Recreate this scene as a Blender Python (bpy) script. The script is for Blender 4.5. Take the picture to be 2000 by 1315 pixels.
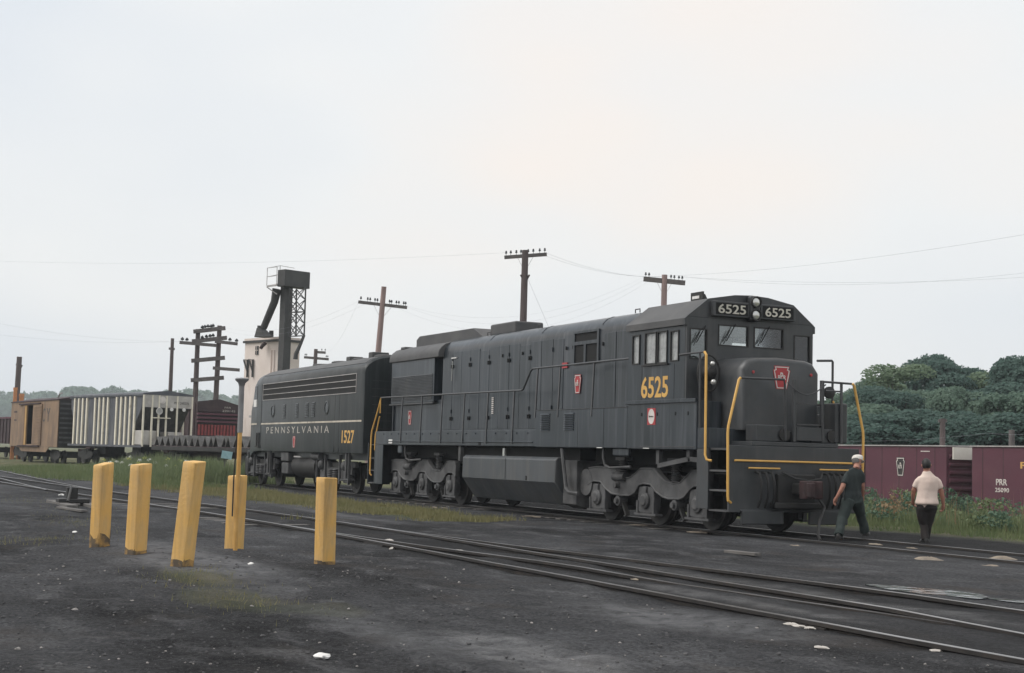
import bpy, bmesh, math, random
import numpy as np
from mathutils import Vector, Matrix, noise as mn

for o in list(bpy.data.objects): bpy.data.objects.remove(o)
SC = bpy.context.scene
COL = SC.collection
R = math.radians
rnd = random.Random(7)

# ------------------------------------------------------------------ camera
CAM = Vector((23.463, -17.027, 1.355)); YAW, PIT, ROL = R(154.925), R(4.604), R(1.512)
Fv = Vector((math.cos(YAW)*math.cos(PIT), math.sin(YAW)*math.cos(PIT), math.sin(PIT)))
Rv = Vector((math.sin(YAW), -math.cos(YAW), 0)); Uv = Rv.cross(Fv)
R2 = Rv*math.cos(ROL)+Uv*math.sin(ROL); U2 = Uv*math.cos(ROL)-Rv*math.sin(ROL)
cd = bpy.data.cameras.new('camera'); cam = bpy.data.objects.new('camera', cd); COL.objects.link(cam)
cd.sensor_width = 36; cd.lens = 2904.46/2000*36; cd.clip_start = .1; cd.clip_end = 6000
m = Matrix((R2, U2, -Fv)).transposed().to_4x4(); m.translation = CAM
cam.matrix_world = m
SC.camera = cam

# ------------------------------------------------------------------ overcast sky and soft sun
SUN_EL, SUN_AZ = R(52), R(250)          # azimuth counted from +X towards +Y
world = bpy.data.worlds.new('World'); SC.world = world; world.use_nodes = True
nt = world.node_tree; nt.nodes.clear()
out = nt.nodes.new('ShaderNodeOutputWorld'); bg = nt.nodes.new('ShaderNodeBackground')
sky = nt.nodes.new('ShaderNodeTexSky'); sky.sky_type = 'NISHITA'; sky.sun_disc = False
sky.sun_elevation = SUN_EL; sky.sun_rotation = R(90)-SUN_AZ; sky.air_density = 1.5; sky.dust_density = 4
tc = nt.nodes.new('ShaderNodeTexCoord')
mp = nt.nodes.new('ShaderNodeMapping'); mp.inputs['Scale'].default_value = (1, 1, 2.2); mp.inputs['Location'].default_value = (3.663, .937, .255)
nz = nt.nodes.new('ShaderNodeTexNoise'); nz.inputs['Scale'].default_value = 1.7; nz.inputs['Detail'].default_value = 3; nz.inputs['Roughness'].default_value = .45
cr = nt.nodes.new('ShaderNodeValToRGB')
cr.color_ramp.elements[0].position = .36; cr.color_ramp.elements[0].color = (5.9, 6.2, 6.55, 1)
cr.color_ramp.elements[1].position = .61; cr.color_ramp.elements[1].color = (7.25, 6.75, 6.35, 1)
e = cr.color_ramp.elements.new(.5); e.color = (6.65, 6.75, 6.8, 1)
mx = nt.nodes.new('ShaderNodeMixRGB'); mx.inputs[0].default_value = .94
nt.links.new(tc.outputs['Generated'], mp.inputs['Vector']); nt.links.new(mp.outputs['Vector'], nz.inputs['Vector'])
nt.links.new(nz.outputs['Fac'], cr.inputs['Fac'])
nt.links.new(sky.outputs['Color'], mx.inputs[1]); nt.links.new(cr.outputs['Color'], mx.inputs[2])
sx = nt.nodes.new('ShaderNodeSeparateXYZ'); nt.links.new(tc.outputs['Generated'], sx.inputs[0])
hr_ = nt.nodes.new('ShaderNodeMapRange'); hr_.inputs[1].default_value = 0; hr_.inputs[2].default_value = .6; hr_.inputs[3].default_value = .99; hr_.inputs[4].default_value = 1.01
nt.links.new(sx.outputs[2], hr_.inputs[0]); vm_ = nt.nodes.new('ShaderNodeVectorMath'); vm_.operation = 'SCALE'; nt.links.new(mx.outputs['Color'], vm_.inputs[0]); nt.links.new(hr_.outputs[0], vm_.inputs['Scale'])
nt.links.new(vm_.outputs[0], bg.inputs['Color']); bg.inputs['Strength'].default_value = .1
nt.links.new(bg.outputs['Background'], out.inputs['Surface'])
sd = bpy.data.lights.new('sun', 'SUN'); sd.energy = 1.4; sd.angle = R(40); sd.color = (1, .97, .93)
sun = bpy.data.objects.new('sun', sd); COL.objects.link(sun)
sun.rotation_euler = Vector((math.cos(SUN_AZ)*math.cos(SUN_EL), math.sin(SUN_AZ)*math.cos(SUN_EL), math.sin(SUN_EL))).to_track_quat('Z', 'Y').to_euler()
vs = SC.view_settings; vs.view_transform = 'Standard'; vs.look = 'None'; vs.exposure = .47; vs.gamma = 1; vs.use_curve_mapping = False
SC.cycles.max_bounces = 6; SC.cycles.volume_bounces = 1; SC.cycles.use_denoising = True

# ------------------------------------------------------------------ materials
MATS = {}
def mat(name, col, rough=.6, col2=None, scale=3., detail=5, stretch=(1, 1, 1), metal=0., bump=0., bscale=None, lo=.35, hi=.65,
        dust=None, dscale=1.2, dlo=.5, dhi=.75, damt=.7, dstretch=(1, 1, 1), spec=.5, rough2=None, streak=None, samt=.5):
    """noise mix of two colours, an optional dirt colour in patches of its own, fine bump"""
    m = bpy.data.materials.new(name); m.use_nodes = True; n = m.node_tree; N = n.nodes; L = n.links
    b = N['Principled BSDF']; b.inputs['Roughness'].default_value = rough; b.inputs['Metallic'].default_value = metal
    b.inputs['Specular IOR Level'].default_value = spec
    tc = N.new('ShaderNodeTexCoord'); mp = N.new('ShaderNodeMapping'); mp.inputs['Scale'].default_value = stretch
    L.new(tc.outputs['Object'], mp.inputs['Vector'])
    nz = N.new('ShaderNodeTexNoise'); nz.inputs['Scale'].default_value = scale; nz.inputs['Detail'].default_value = detail
    L.new(mp.outputs['Vector'], nz.inputs['Vector'])
    rp = N.new('ShaderNodeMapRange'); rp.inputs[1].default_value = lo; rp.inputs[2].default_value = hi
    L.new(nz.outputs['Fac'], rp.inputs[0])
    mx = N.new('ShaderNodeMixRGB'); L.new(rp.outputs[0], mx.inputs[0])
    mx.inputs[1].default_value = (*col, 1); mx.inputs[2].default_value = (*(col2 or tuple(c*.75 for c in col)), 1)
    last = mx.outputs[0]
    if dust:
        mp2 = N.new('ShaderNodeMapping'); mp2.inputs['Scale'].default_value = dstretch; mp2.inputs['Location'].default_value = (3.3, 1.7, 5.1)
        L.new(tc.outputs['Object'], mp2.inputs['Vector'])
        n2 = N.new('ShaderNodeTexNoise'); n2.inputs['Scale'].default_value = dscale; n2.inputs['Detail'].default_value = 6; n2.inputs['Roughness'].default_value = .6
        L.new(mp2.outputs['Vector'], n2.inputs['Vector'])
        r2 = N.new('ShaderNodeMapRange'); r2.inputs[1].default_value = dlo; r2.inputs[2].default_value = dhi; r2.inputs[4].default_value = damt
        L.new(n2.outputs['Fac'], r2.inputs[0])
        m2 = N.new('ShaderNodeMixRGB'); L.new(r2.outputs[0], m2.inputs[0]); L.new(last, m2.inputs[1]); m2.inputs[2].default_value = (*dust, 1)
        last = m2.outputs[0]
        if rough2 is not None:
            rr = N.new('ShaderNodeMapRange'); rr.inputs[3].default_value = rough; rr.inputs[4].default_value = rough2
            L.new(r2.outputs[0], rr.inputs[0]); L.new(rr.outputs[0], b.inputs['Roughness'])
    if streak:
        mp3 = N.new('ShaderNodeMapping'); mp3.inputs['Scale'].default_value = (7, 7, .32); L.new(tc.outputs['Object'], mp3.inputs['Vector'])
        n4 = N.new('ShaderNodeTexNoise'); n4.inputs['Scale'].default_value = 1.; n4.inputs['Detail'].default_value = 5; n4.inputs['Roughness'].default_value = .65; L.new(mp3.outputs['Vector'], n4.inputs['Vector'])
        r4 = N.new('ShaderNodeMapRange'); r4.inputs[1].default_value = .5; r4.inputs[2].default_value = .78; r4.inputs[4].default_value = samt; L.new(n4.outputs['Fac'], r4.inputs[0])
        m4 = N.new('ShaderNodeMixRGB'); L.new(r4.outputs[0], m4.inputs[0]); L.new(last, m4.inputs[1]); m4.inputs[2].default_value = (*streak, 1); last = m4.outputs[0]
    L.new(last, b.inputs['Base Color'])
    if bump:
        n3 = N.new('ShaderNodeTexNoise'); n3.inputs['Scale'].default_value = bscale or scale*6; n3.inputs['Detail'].default_value = 4
        L.new(tc.outputs['Object'], n3.inputs['Vector'])
        bp = N.new('ShaderNodeBump'); bp.inputs['Strength'].default_value = bump; bp.inputs['Distance'].default_value = .02
        L.new(n3.outputs['Fac'], bp.inputs['Height']); L.new(bp.outputs['Normal'], b.inputs['Normal'])
    MATS[name] = m
    return m

mat('loco_paint', (.007, .012, .015), .28, (.022, .030, .039), .8, stretch=(1, 1, .45), lo=.3, hi=.7, dust=(.100, .108, .122), dscale=1.1, dstretch=(1.6, 1, .5), dlo=.49, dhi=.80, damt=.46, rough2=.65, streak=(.125, .133, .148), samt=.55, bump=.08, bscale=2.5)
mat('cab_front', (.034, .037, .040), .36, (.054, .058, .062), 1.5, streak=(.09, .088, .085), samt=.45, dust=(.09, .087, .083), dscale=1.6, dlo=.48, dhi=.80, damt=.6, rough2=.75, bump=.03, bscale=3)
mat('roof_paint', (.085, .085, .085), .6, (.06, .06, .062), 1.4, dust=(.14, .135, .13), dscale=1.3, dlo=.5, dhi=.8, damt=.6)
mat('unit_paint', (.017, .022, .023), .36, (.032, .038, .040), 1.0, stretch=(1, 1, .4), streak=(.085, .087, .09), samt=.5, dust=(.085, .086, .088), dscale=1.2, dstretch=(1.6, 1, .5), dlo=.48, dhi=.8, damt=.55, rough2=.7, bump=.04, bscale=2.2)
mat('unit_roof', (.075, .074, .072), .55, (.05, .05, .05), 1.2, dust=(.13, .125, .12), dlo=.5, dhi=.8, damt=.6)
mat('underframe', (.095, .096, .098), .65, (.042, .042, .043), 2.2, dust=(.155, .152, .15), dscale=2.2, dlo=.48, dhi=.75, damt=.6, bump=.15, bscale=25)
mat('dark_steel', (.018, .018, .018), .6, (.03, .028, .026), 3, bump=.1, bscale=20)
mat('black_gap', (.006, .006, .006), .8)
mat('wheel_steel', (.045, .042, .04), .55, (.03, .028, .026), 5, metal=.2, dust=(.09, .08, .07), dscale=4, damt=.5)
mat('wheel_tread', (.28, .27, .26), .35, (.2, .19, .18), 8, metal=.8)
mat('tank_paint', (.045, .052, .058), .4, (.072, .079, .086), .9, stretch=(1.5, 1, .5), dust=(.13, .125, .115), dscale=1.3, dstretch=(1.6, 1, .6), dlo=.45, dhi=.8, damt=.6, rough2=.8, streak=(.15, .145, .135), samt=.5)
mat('yellow_rail', (.78, .46, .12), .5, (.70, .40, .10), 6, dust=(.3, .2, .08), dscale=5, dlo=.6, dhi=.8, damt=.4)
mat('yellow_number', (.74, .44, .12), .6, (.62, .36, .10), 5)
mat('cream_number', (.72, .69, .6), .6)
mat('cream_stripe', (.62, .56, .46), .6, (.45, .40, .33), 3, dust=(.12, .11, .1), dscale=2.5, dlo=.58, dhi=.72, damt=.7)
mat('faded_letter', (.50, .47, .42), .7, (.3, .28, .26), 4, lo=.4, hi=.7)
mat('emblem_red', (.48, .055, .06), .55, (.36, .045, .05), 6)
mat('emblem_white', (.75, .70, .66), .6)
mat('white_chip', (.82, .81, .78), .6, (.68, .67, .65), 9)
mat('handrail_steel', (.07, .072, .075), .38, (.05, .05, .052), 4)
mat('rust_coupler', (.050, .024, .025), .75, (.035, .022, .022), 7, bump=.2, bscale=20)
mat('hose_rubber', (.02, .02, .02), .55)
mat('lamp_glass', (.75, .74, .7), .12, (.6, .6, .57), 9, metal=.6)
mat('cab_lining', (.52, .55, .52), .7, (.45, .48, .45), 2)
mat('rail_steel', (.045, .04, .037), .5, (.03, .028, .027), 6, metal=.3, dust=(.09, .07, .055), dscale=3, damt=.5)
mat('rail_top', (.32, .32, .33), .3, (.12, .115, .11), 1.2, metal=.75, stretch=(.3, 3, 1))
mat('post_yellow', (.78, .46, .125), .75, (.72, .46, .18), 3, dust=(.50, .36, .19), dscale=4, dstretch=(2.5, 2.5, .5), dlo=.5, dhi=.72, damt=.6, streak=(.33, .21, .09), samt=.65, bump=.3, bscale=30)
mat('pipe_yellow', (.66, .39, .12), .6, (.5, .27, .07), 4)
mat('pipe_grey', (.24, .245, .25), .55, (.18, .18, .185), 4)
mat('boxcar_buff', (.30, .20, .125), .75, (.22, .15, .10), 1.2, dust=(.13, .09, .07), dscale=1.5, dstretch=(1.5, 1, .4), dlo=.45, dhi=.75, damt=.7)
mat('buff_bright', (.55, .33, .12), .7, (.45, .27, .1), 2)
mat('black_letter', (.02, .02, .022), .6, (.05, .045, .04), 5)
mat('hopper_grey', (.10, .107, .125), .65, (.07, .075, .09), 1., dust=(.3, .29, .27), dscale=1.2, dstretch=(1.5, 1, .4), dlo=.5, dhi=.8, damt=.5)
mat('hopper_light', (.52, .50, .47), .7, (.40, .38, .36), 1.5, dust=(.22, .18, .14), dscale=2, dlo=.52, dhi=.75, damt=.6)
mat('rib_cream', (.82, .77, .64), .7, (.74, .69, .57), 2, dust=(.35, .29, .2), dscale=3, dlo=.55, dhi=.75, damt=.5)
mat('maroon', (.105, .030, .048), .65, (.085, .026, .042), .8, dust=(.13, .06, .07), dscale=1.1, dlo=.5, dhi=.8, damt=.5, stretch=(.4, 1, 1))
mat('maroon_dark', (.05, .026, .03), .7, (.035, .02, .022), 1.2, dust=(.09, .06, .055), dscale=1.5, damt=.5)
mat('red_slat', (.30, .05, .05), .7, (.2, .04, .04), 4)
mat('galvanised', (.45, .43, .42), .6, (.3, .29, .28), 1.5)
mat('cinder_steel', (.10, .10, .10), .5, (.06, .06, .06), 5, metal=.3)
mat('plate_steel', (.16, .155, .15), .5, (.09, .085, .08), 3, metal=.2, dust=(.35, .34, .32), dscale=3, dlo=.58, dhi=.75, damt=.6)
mat('pole_wood', (.13, .10, .098), .85, (.085, .068, .066), 3, stretch=(3, 3, .3), bump=.2, bscale=20)
mat('pole_pale', (.36, .26, .245), .85, (.26, .19, .18), 3, stretch=(3, 3, .3))
mat('arm_wood', (.15, .135, .13), .85, (.10, .09, .088), 4)
mat('insulator', (.045, .05, .055), .25)
mat('wire', (.34, .35, .38), .6)
mat('tower_steel', (.055, .055, .055), .65, (.04, .04, .04), 1.5, dust=(.085, .08, .075), damt=.5)
mat('tower_cream', (.80, .71, .65), .8, (.72, .63, .57), .7, dust=(.45, .33, .26), dscale=1.2, dstretch=(1.5, 1.5, .35), dlo=.55, dhi=.8, damt=.6)
mat('window_dark', (.02, .022, .025), .25)
mat('stone_pale', (.55, .52, .48), .85, (.4, .37, .34), 9, bump=.3, bscale=30)
mat('stone_dark', (.10, .098, .10), .85, (.06, .06, .062), 9, bump=.3, bscale=30)
mat('sand_tan', (.30, .25, .19), .95, (.17, .145, .12), 6, bump=.4, bscale=40)
mat('cloth_dark', (.030, .040, .040), .85, (.022, .03, .03), 6, bump=.25, bscale=12)
mat('trouser_green', (.032, .045, .042), .85, (.022, .032, .03), 6, bump=.3, bscale=12)
mat('shirt_cream', (.78, .64, .56), .9, (.73, .58, .50), 5, bump=.25, bscale=12)
mat('trouser_brown', (.022, .016, .015), .85, (.015, .012, .011), 6, bump=.3, bscale=12)
mat('skin', (.42, .20, .14), .6, (.36, .17, .12), 9)
mat('hair_dark', (.02, .018, .017), .6)
mat('cap_white', (.78, .74, .68), .85, (.7, .66, .6), 6)
mat('shoe', (.015, .014, .013), .5)
mat('belt', (.012, .011, .01), .5)
mat('blue_board', (.38, .58, .62), .7, (.3, .5, .54), 5)
mat('plank_grey', (.16, .15, .14), .9, (.1, .095, .09), 4, stretch=(.4, 4, 4))
mat('stake_orange', (.62, .28, .12), .8, (.5, .22, .1), 5)
def leafmat(name, c1, c2, scale=.6, trans=.25):
    m = mat(name, c1, .65, c2, scale, lo=.3, hi=.7, spec=.2)
    n = m.node_tree; b = n.nodes['Principled BSDF']; o = n.nodes['Material Output']
    t = n.nodes.new('ShaderNodeBsdfTranslucent'); x = n.nodes.new('ShaderNodeMixShader'); x.inputs[0].default_value = trans
    src = b.inputs['Base Color'].links[0].from_socket; n.links.new(src, t.inputs['Color'])
    n.links.new(b.outputs[0], x.inputs[1]); n.links.new(t.outputs[0], x.inputs[2]); n.links.new(x.outputs[0], o.inputs['Surface'])
    return m
leafmat('leaf_a', (.13, .20, .155), (.17, .24, .18), trans=.5)
leafmat('leaf_b', (.18, .25, .165), (.22, .29, .19), trans=.5)
leafmat('leaf_c', (.085, .145, .125), (.12, .185, .155), trans=.5)
leafmat('leaf_weed', (.15, .195, .10), (.20, .235, .12), 2)
leafmat('leaf_weed_dark', (.085, .150, .10), (.125, .19, .125), 2)
leafmat('grass_green', (.12, .17, .075), (.19, .215, .105), 1.2)
leafmat('grass_dry', (.19, .19, .09), (.26, .235, .12), 1.2)
leafmat('straw', (.34, .25, .15), (.25, .18, .1), 3)
leafmat('flower_white', (.75, .75, .7), (.65, .68, .6), 3)
leafmat('flower_yellow', (.5, .5, .15), (.35, .4, .12), 3)
def glassmat():
    m = bpy.data.materials.new('window_glass'); m.use_nodes = True; n = m.node_tree; n.nodes.clear()
    o = n.nodes.new('ShaderNodeOutputMaterial'); t = n.nodes.new('ShaderNodeBsdfTransparent'); g = n.nodes.new('ShaderNodeBsdfGlossy')
    t.inputs[0].default_value = (.78, .81, .80, 1); g.inputs['Roughness'].default_value = .03; g.inputs['Color'].default_value = (.95, .97, 1, 1)
    f = n.nodes.new('ShaderNodeFresnel'); f.inputs[0].default_value = 1.75; x = n.nodes.new('ShaderNodeMixShader')
    n.links.new(f.outputs[0], x.inputs[0]); n.links.new(t.outputs[0], x.inputs[1]); n.links.new(g.outputs[0], x.inputs[2]); n.links.new(x.outputs[0], o.inputs['Surface'])
    MATS['window_glass'] = m
glassmat()
def skyfilmglass():  # pale film stands in for sky brightness in the near cab panes
    m = bpy.data.materials.new('sky_film_glass'); m.use_nodes = True; n = m.node_tree; n.nodes.clear()
    o = n.nodes.new('ShaderNodeOutputMaterial'); d = n.nodes.new('ShaderNodeBsdfDiffuse'); t = n.nodes.new('ShaderNodeBsdfTransparent'); t2 = n.nodes.new('ShaderNodeBsdfTranslucent'); g = n.nodes.new('ShaderNodeBsdfGlossy')
    d.inputs[0].default_value = (.62, .63, .62, 1); t2.inputs[0].default_value = (.6, .62, .6, 1); g.inputs['Roughness'].default_value = .08
    nz = n.nodes.new('ShaderNodeTexNoise'); nz.inputs['Scale'].default_value = 3.5; r = n.nodes.new('ShaderNodeMapRange'); r.inputs[1].default_value = .3; r.inputs[2].default_value = .7; r.inputs[3].default_value = .35; r.inputs[4].default_value = .7
    x0 = n.nodes.new('ShaderNodeMixShader'); x0.inputs[0].default_value = .3; x1 = n.nodes.new('ShaderNodeMixShader'); x2 = n.nodes.new('ShaderNodeMixShader'); x2.inputs[0].default_value = .12
    L = n.links; L.new(d.outputs[0], x0.inputs[1]); L.new(t2.outputs[0], x0.inputs[2]); L.new(nz.outputs['Fac'], r.inputs[0]); L.new(r.outputs[0], x1.inputs[0]); L.new(t.outputs[0], x1.inputs[1]); L.new(x0.outputs[0], x1.inputs[2]); L.new(x1.outputs[0], x2.inputs[1]); L.new(g.outputs[0], x2.inputs[2]); L.new(x2.outputs[0], o.inputs['Surface'])
    MATS['sky_film_glass'] = m
skyfilmglass()

# ------------------------------------------------------------------ mesh helpers
OFF = Vector((0, 0, 0))
def link(name, me, m, parent=None):
    o = bpy.data.objects.new(name, me); COL.objects.link(o)
    if m and not me.materials: me.materials.append(MATS[m])
    if parent: o.parent = parent
    return o
def tag(o, label=None, cat=None, group=None, kind=None):
    for k, v in (('label', label), ('category', cat), ('group', group), ('kind', kind)):
        if v: o[k] = v
    return o
def empty(name, loc=(0, 0, 0), rz=0, label=None, cat=None, group=None, kind=None):
    o = bpy.data.objects.new(name, None); COL.objects.link(o); o.location = loc; o.rotation_euler = (0, 0, rz); o.empty_display_size = .2
    return tag(o, label, cat, group, kind)
def copy_tree(o, parent=None, data=None):
    c = o.copy(); COL.objects.link(c); c.parent = parent
    for ch in list(o.children): copy_tree(ch, c)
    return c
class MB:
    def __init__(s): s.v = []; s.f = []
    def add(s, vs, fs):
        n = len(s.v); s.v += [tuple(p) for p in vs]; s.f += [tuple(i+n for i in f) for f in fs]; return s
    def box(s, x0, x1, y0, y1, z0, z1):
        return s.add([(x, y, z) for x in (x0, x1) for y in (y0, y1) for z in (z0, z1)],
                     [(0, 1, 3, 2), (4, 6, 7, 5), (0, 4, 5, 1), (2, 3, 7, 6), (0, 2, 6, 4), (1, 5, 7, 3)])
    def obox(s, p0, p1, w, h, up=(0, 0, 1)):
        """bar from p0 to p1, w wide and h high"""
        a = Vector(p0); b = Vector(p1); d = (b-a).normalized(); u = Vector(up)
        if abs(d.dot(u)) > .98: u = Vector((1, 0, 0))
        r = d.cross(u).normalized(); u = r.cross(d)
        vs = [q+r*(sx*w/2)+u*(sz*h/2) for q in (a, b) for sx in (-1, 1) for sz in (-1, 1)]
        return s.add(vs, [(0, 1, 3, 2), (4, 6, 7, 5), (0, 4, 5, 1), (2, 3, 7, 6), (0, 2, 6, 4), (1, 5, 7, 3)])
    def prism(s, pts, ax, a, b):
        """polygon in the plane across axis ax, pushed from a to b; pts are the two other coordinates in x, y, z order"""
        def P(p, t): return (t, p[0], p[1]) if ax == 0 else (p[0], t, p[1]) if ax == 1 else (p[0], p[1], t)
        n = len(pts)
        return s.add([P(p, a) for p in pts]+[P(p, b) for p in pts],
                     [tuple(range(n)), tuple(range(2*n-1, n-1, -1))]+[(i, (i+1) % n, n+(i+1) % n, n+i) for i in range(n)])
    def loft(s, rings, cap=True, closed=True):
        n = len(rings[0]); vs = [p for r in rings for p in r]; fs = []
        for k in range(len(rings)-1):
            for i in range(n if closed else n-1):
                j = (i+1) % n; fs.append((k*n+i, k*n+j, (k+1)*n+j, (k+1)*n+i))
        if cap: fs += [tuple(range(n)), tuple(range((len(rings)-1)*n, len(rings)*n))]
        return s.add(vs, fs)
    def tube(s, path, r, n=8):
        P = [Vector(p) for p in path]; rr = r if isinstance(r, (list, tuple)) else [r]*len(P); rings = []; u = None
        for i, p in enumerate(P):
            d = (P[min(i+1, len(P)-1)]-P[max(i-1, 0)]).normalized()
            if u is None: u = d.orthogonal().normalized()
            u = (u-d*u.dot(d)).normalized(); w = d.cross(u)
            rings.append([p+(u*math.cos(2*math.pi*k/n)+w*math.sin(2*math.pi*k/n))*rr[i] for k in range(n)])
        return s.loft(rings)
    def cyl(s, p0, p1, r, r1=None, n=16): return s.tube([p0, p1], [r, r if r1 is None else r1], n)
    def lathe(s, prof, c, axis, n=20):
        """prof: (radius, distance along axis)"""
        a = Vector(axis).normalized(); u = a.orthogonal().normalized(); w = a.cross(u); c = Vector(c)
        return s.loft([[c+a*t+(u*math.cos(2*math.pi*k/n)+w*math.sin(2*math.pi*k/n))*r for k in range(n)] for r, t in prof])
    def sphere(s, c, r, n=12, k=8, sc=(1, 1, 1)):
        c = Vector(c); rings = []
        for j in range(k+1):
            t = math.pi*min(max(j/k, .02), .98)
            rings.append([c+Vector((math.sin(t)*math.cos(2*math.pi*i/n)*sc[0], math.sin(t)*math.sin(2*math.pi*i/n)*sc[1], math.cos(t)*sc[2]))*r for i in range(n)])
        return s.loft(rings)
    def mesh(s, name, smooth=35, off=None):
        off = OFF if off is None else off
        me = bpy.data.meshes.new(name); me.from_pydata([(p[0]-off.x, p[1]-off.y, p[2]-off.z) for p in s.v], [], s.f)
        bm = bmesh.new(); bm.from_mesh(me); bmesh.ops.recalc_face_normals(bm, faces=bm.faces); bm.to_mesh(me); bm.free()
        if smooth:
            for p in me.polygons: p.use_smooth = True
            me.set_sharp_from_angle(angle=R(smooth))
        return me
    def build(s, name, m, parent=None, smooth=35, bevel=0, seg=2, off=None):
        o = link(name, s.mesh(name, smooth, off), m, parent)
        if bevel:
            b = o.modifiers.new('bevel', 'BEVEL'); b.width = bevel; b.segments = seg; b.limit_method = 'ANGLE'; b.angle_limit = R(40); b.harden_normals = True
        return o
def holes(u0, u1, v0, v1, hs):
    """cells of the rectangle that are not in the holes hs"""
    us = sorted({u0, u1, *[h[0] for h in hs], *[h[1] for h in hs]}); vs = sorted({v0, v1, *[h[2] for h in hs], *[h[3] for h in hs]}); r = []
    for a, b in zip(us, us[1:]):
        col = None
        for c, d in zip(vs, vs[1:]):
            if any(h[0] <= a and b <= h[1] and h[2] <= c and d <= h[3] for h in hs):
                col = None; continue
            if col: col[3] = d
            else: col = [a, b, c, d]; r.append(col)
    return r
def text_mesh(s, x0, x1, z0, z1, face, pos, bold=0., depth=.004, shear=0):
    """letters s filling the rectangle [x0,x1]x[z0,z1]; face '-y' (x along +X) at y=pos or '+x' (x along +Y) at x=pos"""
    c = bpy.data.curves.new('t', 'FONT'); c.body = s; c.extrude = depth; c.offset = bold; c.shear = shear; c.resolution_u = 3
    o = bpy.data.objects.new('t', c); COL.objects.link(o)
    me = bpy.data.meshes.new_from_object(o.evaluated_get(bpy.context.evaluated_depsgraph_get()))
    bpy.data.objects.remove(o); bpy.data.curves.remove(c)
    a = np.array([v.co for v in me.vertices]); lo = a.min(0); hi = a.max(0)
    for v in me.vertices:
        u = x0+(v.co.x-lo[0])/(hi[0]-lo[0])*(x1-x0); w = z0+(v.co.y-lo[1])/(hi[1]-lo[1])*(z1-z0); d = v.co.z
        p = Vector((u, pos-d, w)) if face == '-y' else Vector((pos+d, u, w))
        v.co = p-OFF
    return me
def lettering(name, s, rect, face, pos, m, parent, bold=0., shear=0):
    return link(name, text_mesh(s, *rect, face, pos, bold, shear=shear), m, parent)
KEY = [(-.37, .5), (.37, .5), (.33, .36), (.41, .32), (.25, -.5), (-.25, -.5), (-.41, .32), (-.33, .36)]
def inset(pts, t):
    r = []; n = len(pts)
    for i in range(n):
        p = Vector(pts[i]); a = (Vector(pts[i])-Vector(pts[i-1])).normalized(); b = (Vector(pts[(i+1) % n])-p).normalized()
        na = Vector((a.y, -a.x)); nb = Vector((b.y, -b.x)); k = (na+nb); k /= max(.3, k.dot(na)); r.append(tuple(p+k*t))
    return r
def keystone(parent, face, pos, cx, cz, h, ws=1., c_in='emblem_red', c_line='emblem_white', dirn=-1, letters=True):
    """keystone emblem: field, thin border, interlaced letters, each a few millimetres proud of the one below"""
    def put(pts, a, b):
        q = [(cx+p[0]*h*ws, cz+p[1]*h) for p in pts]; mb = MB()
        return mb.prism(q, 1, pos-a, pos-b) if face == '-y' else mb.prism(q, 0, pos+a, pos+b)
    e = put(KEY, -.002, .006).build('keystone_emblem', c_in, parent, 0)
    o = inset(KEY, .030); i = inset(KEY, .072); mb = MB(); n = len(KEY)
    for k in range(n):
        j = (k+1) % n; q = [(cx+p[0]*h*ws, cz+p[1]*h) for p in (o[k], o[j], i[j], i[k])]
        if face == '-y': mb.prism(q, 1, pos-.004, pos-.011)
        else: mb.prism(q, 0, pos+.004, pos+.011)
    mb.build('emblem_border', c_line, e, 0)
    if letters:
        pp = pos-.010 if face == '-y' else pos+.010
        for s, dx, dz, w, hh in (('P', -.0, .06, .12, .32), ('R', -.12, -.0, .12, .2), ('R', .12, -.0, .12, .2)):
            lettering('monogram', s, (cx+(dx-w/2)*h*ws, cx+(dx+w/2)*h*ws, cz+(dz-hh/2)*h, cz+(dz+hh/2)*h), face, pp, c_line, e, .01)
            pp += -.006 if face == '-y' else .006
    return e
# ================================================================== road switcher locomotive
OFF = Vector((-9.95, 0, 0))
loco = empty('locomotive', OFF, 0, 'dark green-black road switcher diesel numbered 6525 with yellow step handrails', 'locomotive')
def B(name, m, *boxes, parent=loco, bevel=0, seg=2, smooth=35):
    mb = MB()
    for b in boxes: mb.box(*b)
    return mb.build(name, m, parent, smooth, bevel, seg)

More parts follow.
